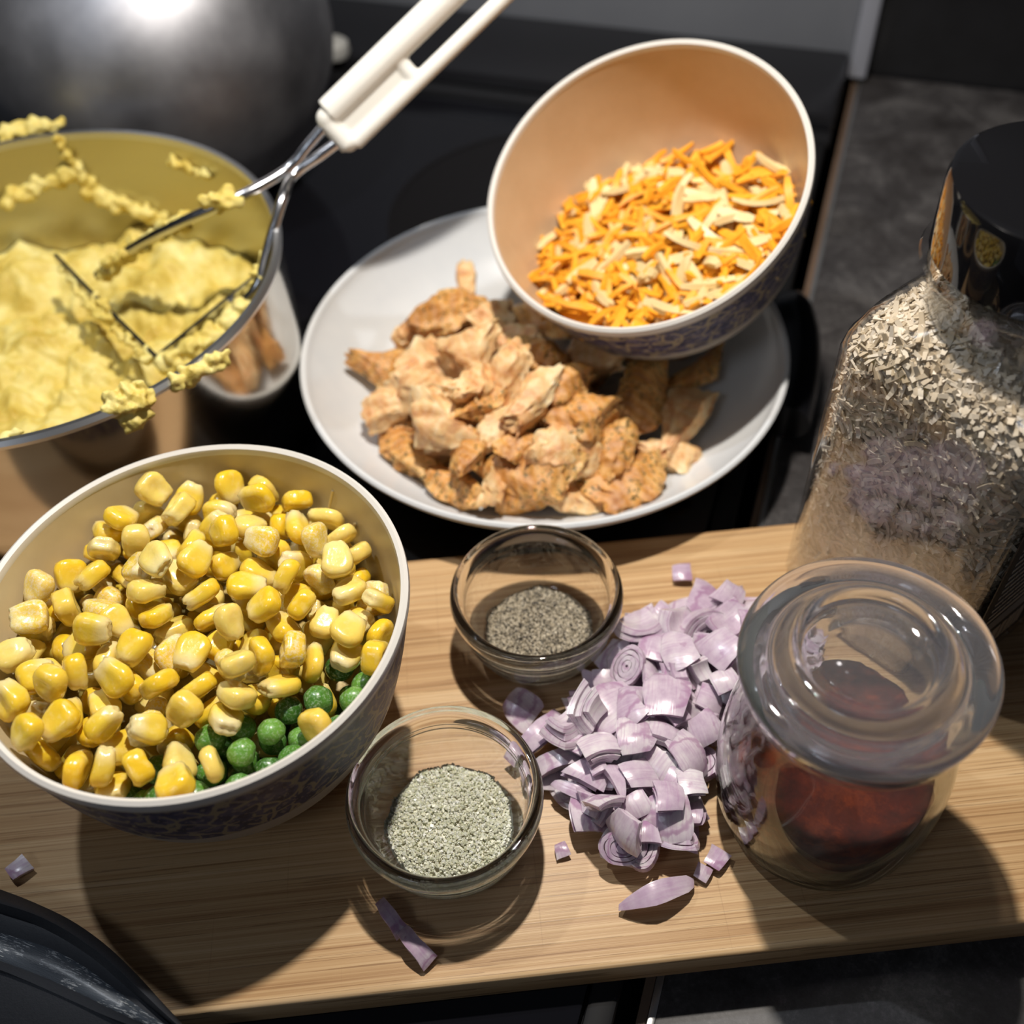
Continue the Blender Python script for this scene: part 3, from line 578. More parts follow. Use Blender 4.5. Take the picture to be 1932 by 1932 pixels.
(1,3,157,-643,660,0.85,-0.02,-0.07,0.53),(1,2,223,-386,667,0.07,0.14,-0.44,-0.88)]
# salmon: photograph point, height, length, width, thickness, turn, crusted, shape
CHUNKS = [(1100, 560, 0.022, 0.05, 0.036, 0.02, 10, 0, 1), (1200, 560, 0.022, 0.05, 0.036, 0.02, 60, 0, 2), (1150, 500, 0.024, 0.05, 0.036, 0.02, 100, 1, 3), (1250, 640, 0.02, 0.046, 0.03, 0.018, 40, 0, 4), (1060, 600, 0.024, 0.05, 0.03, 0.02, 30, 1, 5), (1190, 640, 0.03, 0.05, 0.03, 0.016, 10, 0, 6), (1041, 716, 0.022, 0.04, 0.028, 0.016, 160, 0, 0), (1005, 763, 0.019, 0.04, 0.028, 0.016, 120, 1, 6), (852, 785, 0.023, 0.04, 0.028, 0.016, 133, 1, 0), (811, 817, 0.022, 0.04, 0.028, 0.016, 77, 0, 4), (1125, 848, 0.022, 0.04, 0.028, 0.016, 109, 1, 7), (844, 715, 0.018, 0.04, 0.028, 0.016, 126, 0, 4), (989, 783, 0.02, 0.04, 0.028, 0.016, 129, 1, 5), (976, 680, 0.02, 0.04, 0.028, 0.016, 7, 1, 2), (937, 761, 0.021, 0.04, 0.028, 0.016, 26, 0, 4), (810, 842, 0.024, 0.04, 0.028, 0.016, 22, 1, 1), (852, 696, 0.023, 0.04, 0.028, 0.016, 30, 0, 0), (1061, 763, 0.024, 0.04, 0.028, 0.016, 71, 0, 0), (817, 776, 0.018, 0.04, 0.028, 0.016, 50, 1, 4), (855, 631, 0.023, 0.04, 0.028, 0.016, 80, 1, 2), (961, 740, 0.021, 0.04, 0.028, 0.016, 164, 0, 4), (1126, 682, 0.02, 0.04, 0.028, 0.016, 66, 1, 5), (979, 771, 0.018, 0.04, 0.028, 0.016, 157, 0, 0), (940, 712, 0.024, 0.04, 0.028, 0.016, 155, 1, 7), (809, 796, 0.024, 0.04, 0.028, 0.016, 64, 1, 4), (934, 715, 0.02, 0.04, 0.028, 0.016, 94, 1, 4), (830, 831, 0.024, 0.04, 0.028, 0.016, 175, 0, 4), (1094, 690, 0.02, 0.04, 0.028, 0.016, 173, 1, 1), (935, 707, 0.023, 0.04, 0.028, 0.016, 112, 0, 1), (1092, 850, 0.021, 0.04, 0.028, 0.016, 57, 0, 0), (872, 830, 0.023, 0.04, 0.028, 0.016, 46, 1, 5), (1088, 830, 0.02, 0.04, 0.028, 0.016, 33, 1, 4), (720, 695, 0.03, 0.034, 0.02, 0.012, 10, 1, 0), (770, 640, 0.034, 0.03, 0.014, 0.012, 60, 0, 1), (830, 595, 0.05, 0.044, 0.022, 0.018, 25, 1, 2), (880, 545, 0.045, 0.034, 0.014, 0.012, 110, 0, 3), (930, 600, 0.052, 0.03, 0.022, 0.016, 50, 0, 4), (885, 665, 0.06, 0.038, 0.026, 0.016, 30, 0, 5), (790, 735, 0.052, 0.05, 0.024, 0.012, -20, 0, 6), (735, 770, 0.038, 0.03, 0.02, 0.014, 20, 0, 7), (770, 850, 0.026, 0.062, 0.024, 0.012, -40, 1, 0), (900, 720, 0.062, 0.04, 0.018, 0.016, 80, 0, 1), (960, 700, 0.064, 0.04, 0.02, 0.014, 60, 0, 2), (1000, 755, 0.06, 0.044, 0.018, 0.014, 70, 0, 3), (830, 800, 0.052, 0.036, 0.028, 0.016, -10, 0, 4), (890, 850, 0.044, 0.046, 0.018, 0.014, 85, 1, 5), (960, 800, 0.05, 0.036, 0.02, 0.014, 75, 0, 6), (1060, 730, 0.056, 0.044, 0.022, 0.018, 55, 1, 7), (1100, 790, 0.048, 0.046, 0.028, 0.018, 40, 1, 0), (1010, 900, 0.036, 0.048, 0.036, 0.018, 20, 1, 1), (940, 900, 0.034, 0.034, 0.016, 0.014, 90, 0, 2), (860, 920, 0.028, 0.036, 0.018, 0.014, -30, 1, 3), (1060, 860, 0.042, 0.036, 0.026, 0.016, 30, 0, 4), (1185, 900, 0.026, 0.046, 0.03, 0.015, 60, 1, 5), (1275, 860, 0.022, 0.036, 0.02, 0.013, 15, 0, 6), (1205, 750, 0.038, 0.052, 0.024, 0.016, 85, 1, 7), (1290, 780, 0.03, 0.048, 0.026, 0.014, 80, 0, 0), (1020, 680, 0.052, 0.034, 0.022, 0.018, 20, 1, 1), (960, 640, 0.052, 0.03, 0.02, 0.016, 0, 0, 2), (1110, 680, 0.046, 0.04, 0.026, 0.018, 10, 0, 3), (1080, 940, 0.026, 0.03, 0.02, 0.012, 10, 0, 4), (905, 760, 0.06, 0.026, 0.014, 0.012, 60, 1, 5), (1150, 850, 0.036, 0.034, 0.022, 0.014, 110, 1, 6), (800, 690, 0.046, 0.034, 0.022, 0.016, 70, 0, 7), (1320, 700, 0.028, 0.04, 0.016, 0.012, 60, 1, 1), (985, 850, 0.046, 0.026, 0.016, 0.012, 40, 1, 2), (850, 740, 0.058, 0.03, 0.016, 0.012, 40, 0, 3)]
CHUNK_LABEL = {33: 'rough pale salmon flake just right of the far left crusted one', 37: 'broad cream-coloured salmon flake high in the middle of the heap', 38: 'broad pale salmon flake on the upper left slope of the heap', 39: 'peach salmon flake at the left edge above the long strip', 44: 'ragged pale salmon flake in the front left of the heap', 45: 'narrow crusted salmon piece in the near middle of the heap', 47: 'herb-topped salmon flake below the tilted bowl rim', 48: 'herb-crusted salmon piece right of the heap middle', 50: 'thin peach salmon flake standing near the dish front', 51: 'dark-edged salmon piece lowest at the left front', 52: 'peach salmon flake behind the round-ended one', 55: 'long shaded salmon piece under the tilted bowl, left one', 56: 'long shaded salmon piece under the tilted bowl, right one', 64: 'small shaded crusted salmon tip furthest right under the bowl', 60: 'small pale salmon crumb flake nearest the dish front rim', 32: 'orange skin-on salmon flake at the far left of the heap', 40: 'long salmon strip along the near left of the heap', 49: 'large round-ended salmon flake at the near side of the heap', 53: 'flat speckled salmon wedge lying right of the heap', 54: 'small curled salmon flake nearest the dish right rim', 34: 'rounded salmon flake at the back of the heap', 35: 'thin pointed salmon flake standing at the back of the heap'}
# ---------------------------------------------------------------- setting: stove, counter, walls
def slab(name, lo, hi, m, parent=None, bev=.001):
    bm = bmesh.new(); box(bm, [(a + b) / 2 for a, b in zip(lo, hi)], [b - a for a, b in zip(lo, hi)], bev); return obj(name, bm, m, parent)
wall = slab('wall_back', (-1.2, .858, -.7), (1.2, .93, 1.2), WALLB); tag(wall, 'black splashback wall behind the counter', kind='structure')
wl = slab('wall_left', (-1.28, -1.4, -.7), (-1.2, .93, 1.2), WALLB); tag(wl, kind='structure')
fl = slab('floor', (-1.28, -1.4, -.76), (1.2, .93, -.70), plain('dark_floor', (.05, .045, .04), .6)); tag(fl, kind='structure')
panel = empty('splash_panel', (-.4, .85, 0), label='grey metal panel upright behind the stove', cat='panel')
slab('sheet', (-.36, -.006, .0), (.387, .003, .50), PANEL, panel); slab('edge_trim', (.387, -.010, -.008), (.401, .004, .50), EDGE, panel, .002)
stove = empty('stove', (-.4, .4, 0), label='black glass cooktop stove with raised rear rail', cat='stove')
slab('body', (-.37, -.405, -.70), (.378, .44, -.006), RISER, stove, .004)
slab('glass_top', (-.36, -.39, -.005), (.372, .326, 0), HOB, stove, .0015)
slab('side_trim', (.373, -.40, -.006), (.384, .33, -.0001), MATTE, stove, .002)
slab('rear_rail', (-.37, .329, -.005), (.386, .343, .002), TRIM, stove, .0015)
slab('rear_box', (-.37, .3445, -.005), (.386, .443, .012), RISER, stove, .004)
for (cx, cy, r) in ((.215, .195, .105), (-.05, .20, .075), (.24, -.12, .095), (-.04, -.10, .11)):
    bm = lathe([(r, .0001), (r, .0006), (r - .003, .0006), (r - .003, .0003), (0, .0003), (0, .0001)], 72, cx=cx, cy=cy, closed=False); obj('burner_ring', bm, RING, stove)
knob = empty('pale_round_object', (-.402, .745, .012), label='small pale round object on the stove rear rail behind the masher handle', cat='round object')  # unidentified object, shaped as a plain round knob
obj('body', lathe([(0, .0), (.011, 0), (.0125, .004), (.0115, .010), (.007, .0135), (0, .0145)], 32, False), plain('pale_grey_plastic', (.5, .5, .48), .4), knob)
ctr = empty('countertop', (.35, .3, -.02), label='dark mottled laminate countertop running beside the stove', cat='countertop')
slab('worktop', (-.352, -.70, -.03), (.85, .556, .008), COUNTER, ctr, .001)
slab('edge_strip', (-.3545, -.70, -.03), (-.3515, .556, .0086), SILVER, ctr, .0004); slab('edge_board', (-.3585, -.70, -.03), (-.3546, .556, .006), BROWN, ctr, .0005)
# ---------------------------------------------------------------- cutting board
A, B = at(340, 1915, .018), at(1932, 1740, .018)
u = (B - A).normalized(); vv = Vector((-u.y, u.x, 0))
bd = bmesh.new(); box(bd, (0, 0, 0), (.56, .197, .0176), .0022, 3)
bo = obj('cutting_board', bd, BAMBOO); ang = math.atan2(u.y, u.x)
bc = A + u * (.56 / 2 - .15) + vv * (.197 / 2); bo.location = (bc.x, bc.y, .0090); bo.rotation_euler = (0, 0, ang)
tag(bo, 'bamboo cutting board with fine straight grain under the bowls', 'cutting board')
# ---------------------------------------------------------------- patterned bowls
def patterned_bowl(name, loc, q, inner, label):
    t = empty(name, loc, q, label, 'bowl')
    prof = [(0, .0045)] + [(r, z) for r, z in BOWL_OUT] + BOWL_IN
    sm = spline([(r, 0, z) for r, z in BOWL_OUT], 4); si = spline([(r, 0, z) for r, z in BOWL_IN], 4)
    P = [(0, .0045), (.030, .0045)] + [(p.x, p.z) for p in sm if p.x > .041] + [(p.x, p.z) for p in si[:-1]] + [(0, .007)]
    mats = []
    no = 2 + len([1 for p in sm if p.x > .041])
    for i in range(len(P)):
        if i < no - 1: z = (P[i][1] + P[i + 1][1]) / 2; mats.append(1 if .045 < z < .0825 else 2)
        else: mats.append(0)
    obj('body', lathe(P, 128, False, mat=mats), [inner, PATTERN, FOOT], t)
    rim = [(.0796, .0855), (.0801, .0875), (.0797, .0898), (.0783, .0908), (.0769, .0898), (.0764, .0875), (.0767, .0860)]
    obj('rim', lathe(rim, 128), WHITE_RIM, t)
    obj('foot_ring', lathe([(.0385, .0), (.0425, 0), (.0440, .0015), (.0440, .0055), (.0385, .0050)], 96), FOOT, t)
    return t
patterned_bowl('patterned_bowl', CORN, None, CREAM, 'cream bowl with navy and gold patterned outside, full of sweetcorn and peas')
CQ = Vector((0, 0, 1)).rotation_difference(CHEESE_N); CC = CHEESE_C - CHEESE_N * .089
patterned_bowl('patterned_bowl', CC, CQ, PEACH, 'tilted cream bowl with navy pattern holding grated cheese, perched on the salmon dish')
# vegetables
KM = [mesh_of(kernel_bm(i), 'kernel', [CORN_M], 70) for i in range(8)]; PM = [mesh_of(pea_bm(i), 'pea', [PEA_M], 70) for i in range(4)]
SM = {}
def onion_mesh(k, v):
    if (k, v) not in SM: SM[(k, v)] = mesh_of(oval_slice_bm(v) if k == 'oval' else shell_bm(v, k), 'shallot_piece', [ONION_M], 32)
    return SM[(k, v)]
def place(name, me, loc, q, label, cat, group=None):
    o = bpy.data.objects.new(name, me); COL.objects.link(o); o.location = loc; o.rotation_mode = 'QUATERNION'; o.rotation_quaternion = q
    return tag(o, label, cat, group)
vb = obj('packed_vegetables', clipped_heap(corn_base_z, 72), [FROST_M, PEAMASS], loc=CORN)
for f in vb.data.polygons:
    c = f.center
    if (c.x - .030) * .76 - (c.y + .030) * .65 > -.002: f.material_index = 1
tag(vb, 'frosted packed sweetcorn and peas beneath the loose kernels', 'vegetables', kind='stuff')
kern = [d for d in CORNDATA if d[0] == 0]
for (k, v, x, y, z, a, b, c, d) in CORNDATA:
    if z < 0 or math.hypot(x, y) > 765: continue
    p = CORN + Vector((x, y, z)) * 1e-4; q = Quaternion((a, b, c, d)).normalized()
    if k == 0: place('sweetcorn_kernel', KM[v], p, q, 'glossy yellow sweetcorn kernel heaped in the cream patterned bowl', 'sweetcorn kernel', 'sweetcorn kernels in the patterned bowl')
    else: place('green_pea', PM[v], p, q, 'frosted green pea beside the sweetcorn in the patterned bowl', 'pea', 'green peas in the patterned bowl')
# ---------------------------------------------------------------- grated cheese
cb = obj('cheese_heap_core', clipped_heap(cheese_base_z), ORANGE, loc=CC, rot=CQ); tag(cb, 'dense orange grated cheese under the loose shreds', 'grated cheese', kind='stuff')
R = random.Random(11)
SO = [mesh_of(shred_bm(i), 'shred', [ORANGE], 30) for i in range(10)]; SP = [mesh_of(shred_bm(i + 20), 'shred', [PALE], 30) for i in range(8)]
Qm = CQ.to_matrix(); items = []
for i in range(560):
    u_, v_ = cheese_uv(R); e = 1e-3; z = cheese_base_z(u_, v_)
    n_ = Vector((-(cheese_base_z(u_ + e, v_) - z) / e, -(cheese_base_z(u_, v_ + e) - z) / e, 1)).normalized()
    lay = R.random() ** 1.3 * .0085
    p = Vector((u_, v_, z)) + n_ * (.0008 + lay)
    q = CQ @ Vector((0, 0, 1)).rotation_difference(n_) @ Quaternion((0, 0, 1), R.uniform(0, 6.3)) @ Quaternion((0, 1, 0), R.gauss(0, .26)) @ Quaternion((1, 0, 0), R.uniform(-1, 1))
    if math.hypot(p.x, p.y) > .0685: p.x *= .94; p.y *= .94
    items.append((lay, CC + Qm @ p, q, R.random() < .25))
items.sort(key=lambda t: -t[0])
cnt = [0, 0]
rest = []
for lay, p, q, pale in items:
    cnt[pale] += 1
    if cnt[pale] <= (80 if pale else 215):
        if pale: o = place('cheese_shred', R.choice(SP), p, q, 'pale ivory shred of grated cheese in the tilted bowl', 'cheese shred', 'pale cheese shreds in the tilted bowl'); o.scale = (1.25, 1.3, 1.2)
        else: place('cheese_shred', R.choice(SO), p, q, 'orange shred of grated cheese in the tilted bowl', 'cheese shred', 'orange cheese shreds in the tilted bowl')
    else: rest.append((p, q, pale))
bm = [bmesh.new(), bmesh.new()]
for p, q, pale in rest:
    b2 = shred_bm(R.randrange(20, 28) if pale else R.randrange(10)); me = bpy.data.meshes.new('t'); b2.transform(Matrix.Translation(p) @ q.to_matrix().to_4x4()); b2.to_mesh(me); b2.free(); bm[pale].from_mesh(me); bpy.data.meshes.remove(me)
tag(obj('loose_cheese', bm[0], ORANGE, sharp=30), 'orange cheese shreds lying lower in the heap', 'grated cheese', kind='stuff')
tag(obj('loose_cheese', bm[1], PALE, sharp=30), 'pale cheese shreds lying lower in the heap', 'grated cheese', kind='stuff')
# ---------------------------------------------------------------- salmon dish
t = empty('serving_dish', SALMON, label='wide shallow white porcelain dish holding flaked salmon', cat='dish')
so = spline([(r, 0, z) for r, z in PLATE_OUT], 4); si = spline([(r, 0, z) for r, z in PLATE_IN], 4)
obj('body', lathe([(0, .002)] + [(p.x, p.z) for p in so] + [(p.x, p.z) for p in si[:-1]] + [(0, .0058)], 128, False), PLATE, t)
obj('rim', lathe([(.1263, .0435), (.1278, .0450), (.1280, .0465), (.1270, .0475), (.1252, .0470), (.1242, .0455), (.1248, .0438)], 128), PLATE, t)
obj('foot_ring', lathe([(.052, 0), (.057, 0), (.058, .003), (.051, .003)], 96), PLATE, t)
for i, (px, py, z, L, W_, T, a, ty, v) in enumerate(CHUNKS):
    p = at(px, py, z); r = math.hypot(p.x - SALMON.x, p.y - SALMON.y)
    q = Quaternion((0, 0, 1), math.radians(a)) @ Quaternion((0, 1, 0), R.gauss(0, .34)) @ Quaternion((1, 0, 0), R.gauss(0, .5))
    o = obj('salmon_flake', chunk_bm(v + 10 * i, L, W_, T), CRUST if ty else FLESH, loc=p, rot=q, sharp=60)
    lab = CHUNK_LABEL.get(i)
    tag(o, lab or ('herb-crusted orange flake of cooked salmon in the heap on the white dish' if ty else 'pale peach flake of cooked salmon in the heap on the white dish'), 'salmon flake', 'salmon flakes on the white dish' if lab is None else None)
# ---------------------------------------------------------------- little glass bowls
PB = [(0, .0008), (.019, .0006), (.0225, .0), (.0250, .0012), (.0290, .0066), (.0325, .0150), (.0342, .0222), (.0347, .0240), (.0343, .0252), (.0349, .0266), (.0346, .0276), (.0358, .0290), (.0368, .0310), (.0368, .0340), (.0360, .0360), (.0346, .0368), (.0330, .0362), (.0318, .0342), (.0312, .0310), (.0308, .0270), (.0294, .0190), (.0262, .0112), (.0215, .0064), (.012, .0054), (0, .0052)]
PB = [(p.x, p.z) for p in spline([(r, 0, z) for r, z in PB[1:-1]], 3)]; PB = [(0, .0008)] + PB + [(0, .0052)]
def grains(name, loc, rad, zf, hf, n, s0, s1, m, seed, label, squash=1.0):
    R = random.Random(seed); vs = []; fs = []
    base = [(0, 0, 1), (1, 0, 0), (0, 1, 0), (-1, 0, 0), (0, -1, 0), (0, 0, -1)]; fc = [(0, 1, 2), (0, 2, 3), (0, 3, 4), (0, 4, 1), (5, 2, 1), (5, 3, 2), (5, 4, 3), (5, 1, 4)]
    cube = [(-1, -1, -1), (1, -1, -1), (1, 1, -1), (-1, 1, -1), (-1, -1, 1), (1, -1, 1), (1, 1, 1), (-1, 1, 1)]; cf = [(0, 3, 2, 1), (4, 5, 6, 7), (0, 1, 5, 4), (1, 2, 6, 5), (2, 3, 7, 6), (3, 0, 4, 7)]
    # the solid of the heap
    k = 40
    for _ in range(n):
        r = rad * math.sqrt(R.random()) * 1.0; a = R.uniform(0, 6.2832); edge = r / rad
        rr = r * (1 + .04 * math.sin(5 * a + seed) + .03 * math.sin(11 * a))
        x, y = rr * math.cos(a), rr * math.sin(a); h = hf * (1 - edge ** 4) * (.85 + .3 * noise.noise(Vector((x * 90, y * 90, seed))))
        z = zf + h + R.uniform(-.3, 1) * s0; s = R.uniform(s0, s1) * (R.random() ** .5 * .5 + .6)
        q = Quaternion((R.gauss(0, 1), R.gauss(0, 1), R.gauss(0, 1), R.gauss(0, 1))).normalized().to_matrix()
        b, f_ = (cube, cf) if R.random() < .5 else (base, fc)
        e = (1, R.uniform(.6, 1), R.uniform(.5, .9)); o = len(vs)
        for c in b: vs.append(tuple(Vector((x, y, z)) + q @ Vector((c[0] * e[0] * s * .62, c[1] * e[1] * s * .62, c[2] * e[2] * s * .62))))
        fs += [tuple(o + j for j in t_) for t_ in f_]
    o = len(vs); rings = 10
    vs.append((0, 0, zf + hf * .62))
    for i in range(1, rings + 1):
        for j in range(k):
            a = 2 * PI * j / k; r = rad * i / rings * .99; vs.append((r * math.cos(a), r * math.sin(a), zf + hf * (1 - (i / rings) ** 4) * .62))
    for j in range(k): fs.append((o, o + 1 + j, o + 1 + (j + 1) % k))
    for i in range(rings - 1):
        for j in range(k):
            a_ = o + 1 + i * k + j; b_ = o + 1 + i * k + (j + 1) % k; fs.append((a_, a_ + k, b_ + k, b_))
    me = bpy.data.meshes.new(name); me.from_pydata(vs, [], fs); me.materials.append(m)
    ob = bpy.data.objects.new(name, me); COL.objects.link(ob); ob.location = loc; return tag(ob, label, name.split('_')[-1], kind='stuff')
CASTERS = []
def pinch_bowl(loc, label):
    t = empty('glass_bowl', loc, label=label, cat='glass bowl'); o = obj('body', lathe(PB, 128, False), GLASS, t, sharp=80); CASTERS.append(o); return t
pinch_bowl(SALT + Vector((0, 0, .0004)), 'small clear glass bowl holding coarse green salt, nearest the board edge')
pinch_bowl(PEPPER + Vector((0, 0, .0004)), 'small clear glass bowl holding ground black pepper, beside the white dish')
grains('coarse_salt', SALT + Vector((0, 0, .0005)), .0255, .0068, .0050, 5200, .00055, .0011, SALT_M, 3, 'coarse pale green herbed salt heaped in the glass bowl')
grains('ground_pepper', PEPPER + Vector((.001, -.001, .0005)), .0245, .0058, .0034, 13000, .00026, .00060, PEPPER_M, 5, 'ground black and grey pepper in the glass bowl')
# ---------------------------------------------------------------- chopped shallots
PILE = [at(px, py, .022) for px, py in ((1105, 1345), (1140, 1260), (1165, 1200), (1205, 1185), (1285, 1180), (1325, 1150), (1400, 1150), (1445, 1185), (1475, 1300), (1450, 1490), (1400, 1540), (1345, 1530), (1300, 1585), (1215, 1640), (1140, 1605), (1090, 1545), (1052, 1480), (1045, 1405))]
def in_poly(x, y, P):
    c = False
    for i in range(len(P)):
        p, q = P[i], P[i - 1]
        if (p.y > y) != (q.y > y) and x < (q.x - p.x) * (y - p.y) / (q.y - p.y) + p.x: c = not c
    return c
CELL = .0014; HM = {}
def cell(x, y): return (int(math.floor(x / CELL)), int(math.floor(y / CELL)))
def drop(me, x, y, q, sc, sink):
    'lower a piece until it rests on what already lies there, then let it nestle in a little'
    C_ = {}
    for f in me.polygons:
        for co in [f.center] + [me.vertices[i].co for i in f.vertices]:
            w_ = q @ (co * sc); k = cell(x + w_.x, y + w_.y); lo, hi = C_.get(k, (9, -9)); C_[k] = (min(lo, w_.z), max(hi, w_.z))
    gaps = sorted((HM.get(k, .0182) - lo for k, (lo, hi) in C_.items()), reverse=True)
    z = gaps[int(len(gaps) * sink)]
    z = max(z, .0182 - min(lo for lo, hi in C_.values()))
    for k, (lo, hi) in C_.items(): HM[k] = max(HM.get(k, .0182), z + hi)
    return z
ONL = {'dice': 'layered diced chunk of pale purple shallot in the pile', 'petal': 'curved petal of pale purple shallot in the pile', 'crescent': 'thin crescent sliver of pale purple shallot in the pile', 'comb': 'long layered strip of pale purple shallot in the pile', 'chip': 'small square chip of pale purple shallot in the pile', 'oval': 'oval ringed slice of pale purple shallot in the pile'}
ONN = {'dice': 'shallot_dice', 'petal': 'shallot_petal', 'crescent': 'shallot_sliver', 'comb': 'shallot_strip', 'chip': 'shallot_chip', 'oval': 'shallot_slice'}
R = random.Random(23); xs = [p.x for p in PILE]; ys = [p.y for p in PILE]; mx, my = sum(xs) / len(xs), sum(ys) / len(ys)
for i in range(150):
    best = None; s_ = 1 if i < 95 else (.92 if i < 130 else .75)
    for _ in range(14):
        while True:
            x, y = R.uniform(min(xs), max(xs)), R.uniform(min(ys), max(ys))
            if in_poly(mx + (x - mx) / s_, my + (y - my) / s_, PILE) and math.hypot(x - JAR.x, y - JAR.y) > .050 and math.hypot(x - PEPPER.x, y - PEPPER.y) > .041: break
        h = sum(HM.get(cell(x + dx * .004, y + dy * .004), .0182) for dx in (-1, 0, 1) for dy in (-1, 0, 1))
        if best is None or h < best[0]: best = (h, x, y)
    _, x, y = best; kn = R.choice(('dice', 'dice', 'dice', 'petal', 'petal', 'crescent', 'comb', 'chip', 'chip', 'dice', 'petal', 'oval'))
    v = R.randrange(5); me = onion_mesh(kn, v); sc = R.uniform(.72, 1.12)
    q = Quaternion((0, 0, 1), R.uniform(0, 6.3)) @ Quaternion((1, 0, 0), R.gauss(0, .38)) @ Quaternion((0, 1, 0), R.gauss(0, .38)) @ Quaternion((1, 0, 0), PI if R.random() < .25 else 0)
    o = place(ONN[kn], me, Vector((x, y, drop(me, x, y, q, sc, .30))), q, ONL[kn], 'shallot piece', 'chopped shallots in the pile, ' + ONN[kn].split('_')[1] + 's'); o.scale = (sc,) * 3
STRAY = [(1287, 1080, 'chip', 0, 20, 'lone square shallot chip near the board back edge, left of the flake jar', 1.1), (738, 1733, 'comb', 1, -35, 'dull shallot scrap in the shadow below the salt bowl', .6), (783, 1785, 'comb', 2, -30, 'stepped shallot scrap below the salt bowl, nearest the board edge', .62),
         (35, 1636, 'chip', 2, 60, 'dark shallot scrap on the board left of the corn bowl shadow', .9), (1060, 1603, 'chip', 1, -60, 'tiny shallot chip on the board right of the salt bowl', .7), (1325, 1645, 'chip', 0, 80, 'short pale shallot chip left of the spice jar foot', .75),
         (1352, 1618, 'chip', 2, 70, 'wet pale shallot chip touching the spice jar foot', .95), (1240, 1690, 'crescent', 1, 35, 'long curved shallot sliver lying nearest the board edge below the pile', 1.25), (985, 1335, 'petal', 2, -30, 'white shallot piece between the two glass bowls', .8),
         (1020, 1400, 'comb', 1, 60, 'striped shallot wedge beside the salt bowl rim', 1.05), (1045, 1470, 'petal', 1, 100, 'smooth pink shallot petal right of the salt bowl', .85), (1310, 1160, 'petal', 0, 20, 'shallot petal standing at the far end of the pile', .9)]
for px, py, kn, v, a, lab, sc in STRAY:
    p = at(px, py, .0195 + .0022 * sc); q = Quaternion((0, 0, 1), math.radians(a)) @ Quaternion((1, 0, 0), .12)
    me = onion_mesh(kn, v); zmin = min((q @ (w_.co * sc)).z for w_ in me.vertices)
    o = place('shallot_scrap', me, Vector((p.x, p.y, .0182 - zmin)), q, lab, 'shallot piece'); o.scale = (sc,) * 3
# ---------------------------------------------------------------- spice jar
t = empty('spice_jar', JAR + Vector((-.0018, 0, .0003)), label='rounded glass jar with glass lid holding dark red spice', cat='jar')
JO = [(0, .0015), (.024, .001), (.030, .0), (.0355, .002), (.0388, .009), (.0408, .022), (.0415, .038), (.0405, .052), (.0380, .066), (.0362, .074), (.0358, .0785), (.0378, .081), (.0388, .084), (.0386, .0875), (.0372, .0885)]
JI = [(.0345, .0885), (.0335, .086), (.0328, .078), (.0334, .072), (.0352, .064), (.0378, .051), (.0388, .038), (.0380, .024), (.0360, .012), (.0320, .0062), (.022, .0045), (0, .004)]
jo = spline([(r, 0, z) for r, z in JO], 4); ji = spline([(r, 0, z) for r, z in JI], 4)
obj('body', lathe([(0, .0015)] + [(p.x, p.z) for p in jo[1:]] + [(p.x, p.z) for p in ji[:-1]] + [(0, .004)], 128, False), JAR_GLASS, t, sharp=50)
obj('seal', lathe([(.0362, .0887), (.0382, .0887), (.0386, .0895), (.0382, .0902), (.0362, .0902)], 96), SEAL, t)
LQ = Quaternion((0, 1, 0), -.05) @ Quaternion((1, 0, 0), .02)
LP = [(0, .0028), (.014, .0030), (.020, .0012), (.029, .0008), (.031, -.0020), (.0325, -.0020), (.0340, .0004), (.0400, .0004), (.0412, .0020), (.0414, .0050), (.0402, .0074), (.0375, .0084), (.0335, .0078), (.0312, .0062), (.0295, .0066), (.0272, .0098), (.0248, .0112), (.0225, .0104), (.0205, .0078), (.0165, .0068), (0, .0064)]
lp = spline([(r, 0, z) for r, z in LP[1:-1]], 3)
obj('lid', lathe([(0, .0028)] + [(p.x, p.z) for p in lp] + [(0, .0064)], 128, False), LID_GLASS, t, loc=(0, 0, .0912), sharp=60, rot=LQ)
t.scale = (1, 1, 1.085)
def spice_z(x, y): return .046 + .007 * noise.noise(Vector((x * 40, y * 40, 2))) + .10 * x - .05 * y + .002 * noise.noise(Vector((x * 200, y * 200, 2)))
bm = bmesh.new(); n = 64
RR = [(0, .0048), (.021, .0052), (.0300, .0070), (.0338, .0130), (.0352, .024), (.0356, .034)]
prev = None; rings = []
for r, z in RR[1:]: rings.append([bm.verts.new((r * math.cos(2 * PI * k / n), r * math.sin(2 * PI * k / n), z)) for k in range(n)])
for r in (.0354, .031, .026, .019, .012, .006): rings.append([bm.verts.new((r * math.cos(2 * PI * k / n), r * math.sin(2 * PI * k / n), spice_z(r * math.cos(2 * PI * k / n), r * math.sin(2 * PI * k / n)))) for k in range(n)])
for a, b in zip(rings, rings[1:]):
    for k in range(n): bm.faces.new((a[k], a[(k + 1) % n], b[(k + 1) % n], b[k]))
bm.faces.new(rings[0][::-1]); bm.faces.new(rings[-1])
tag(obj('ground_spice', bm, PAPRIKA, loc=JAR + Vector((-.0018, 0, .0008)), sharp=180), 'dark red ground spice filling the lower jar', 'spice', kind='stuff')
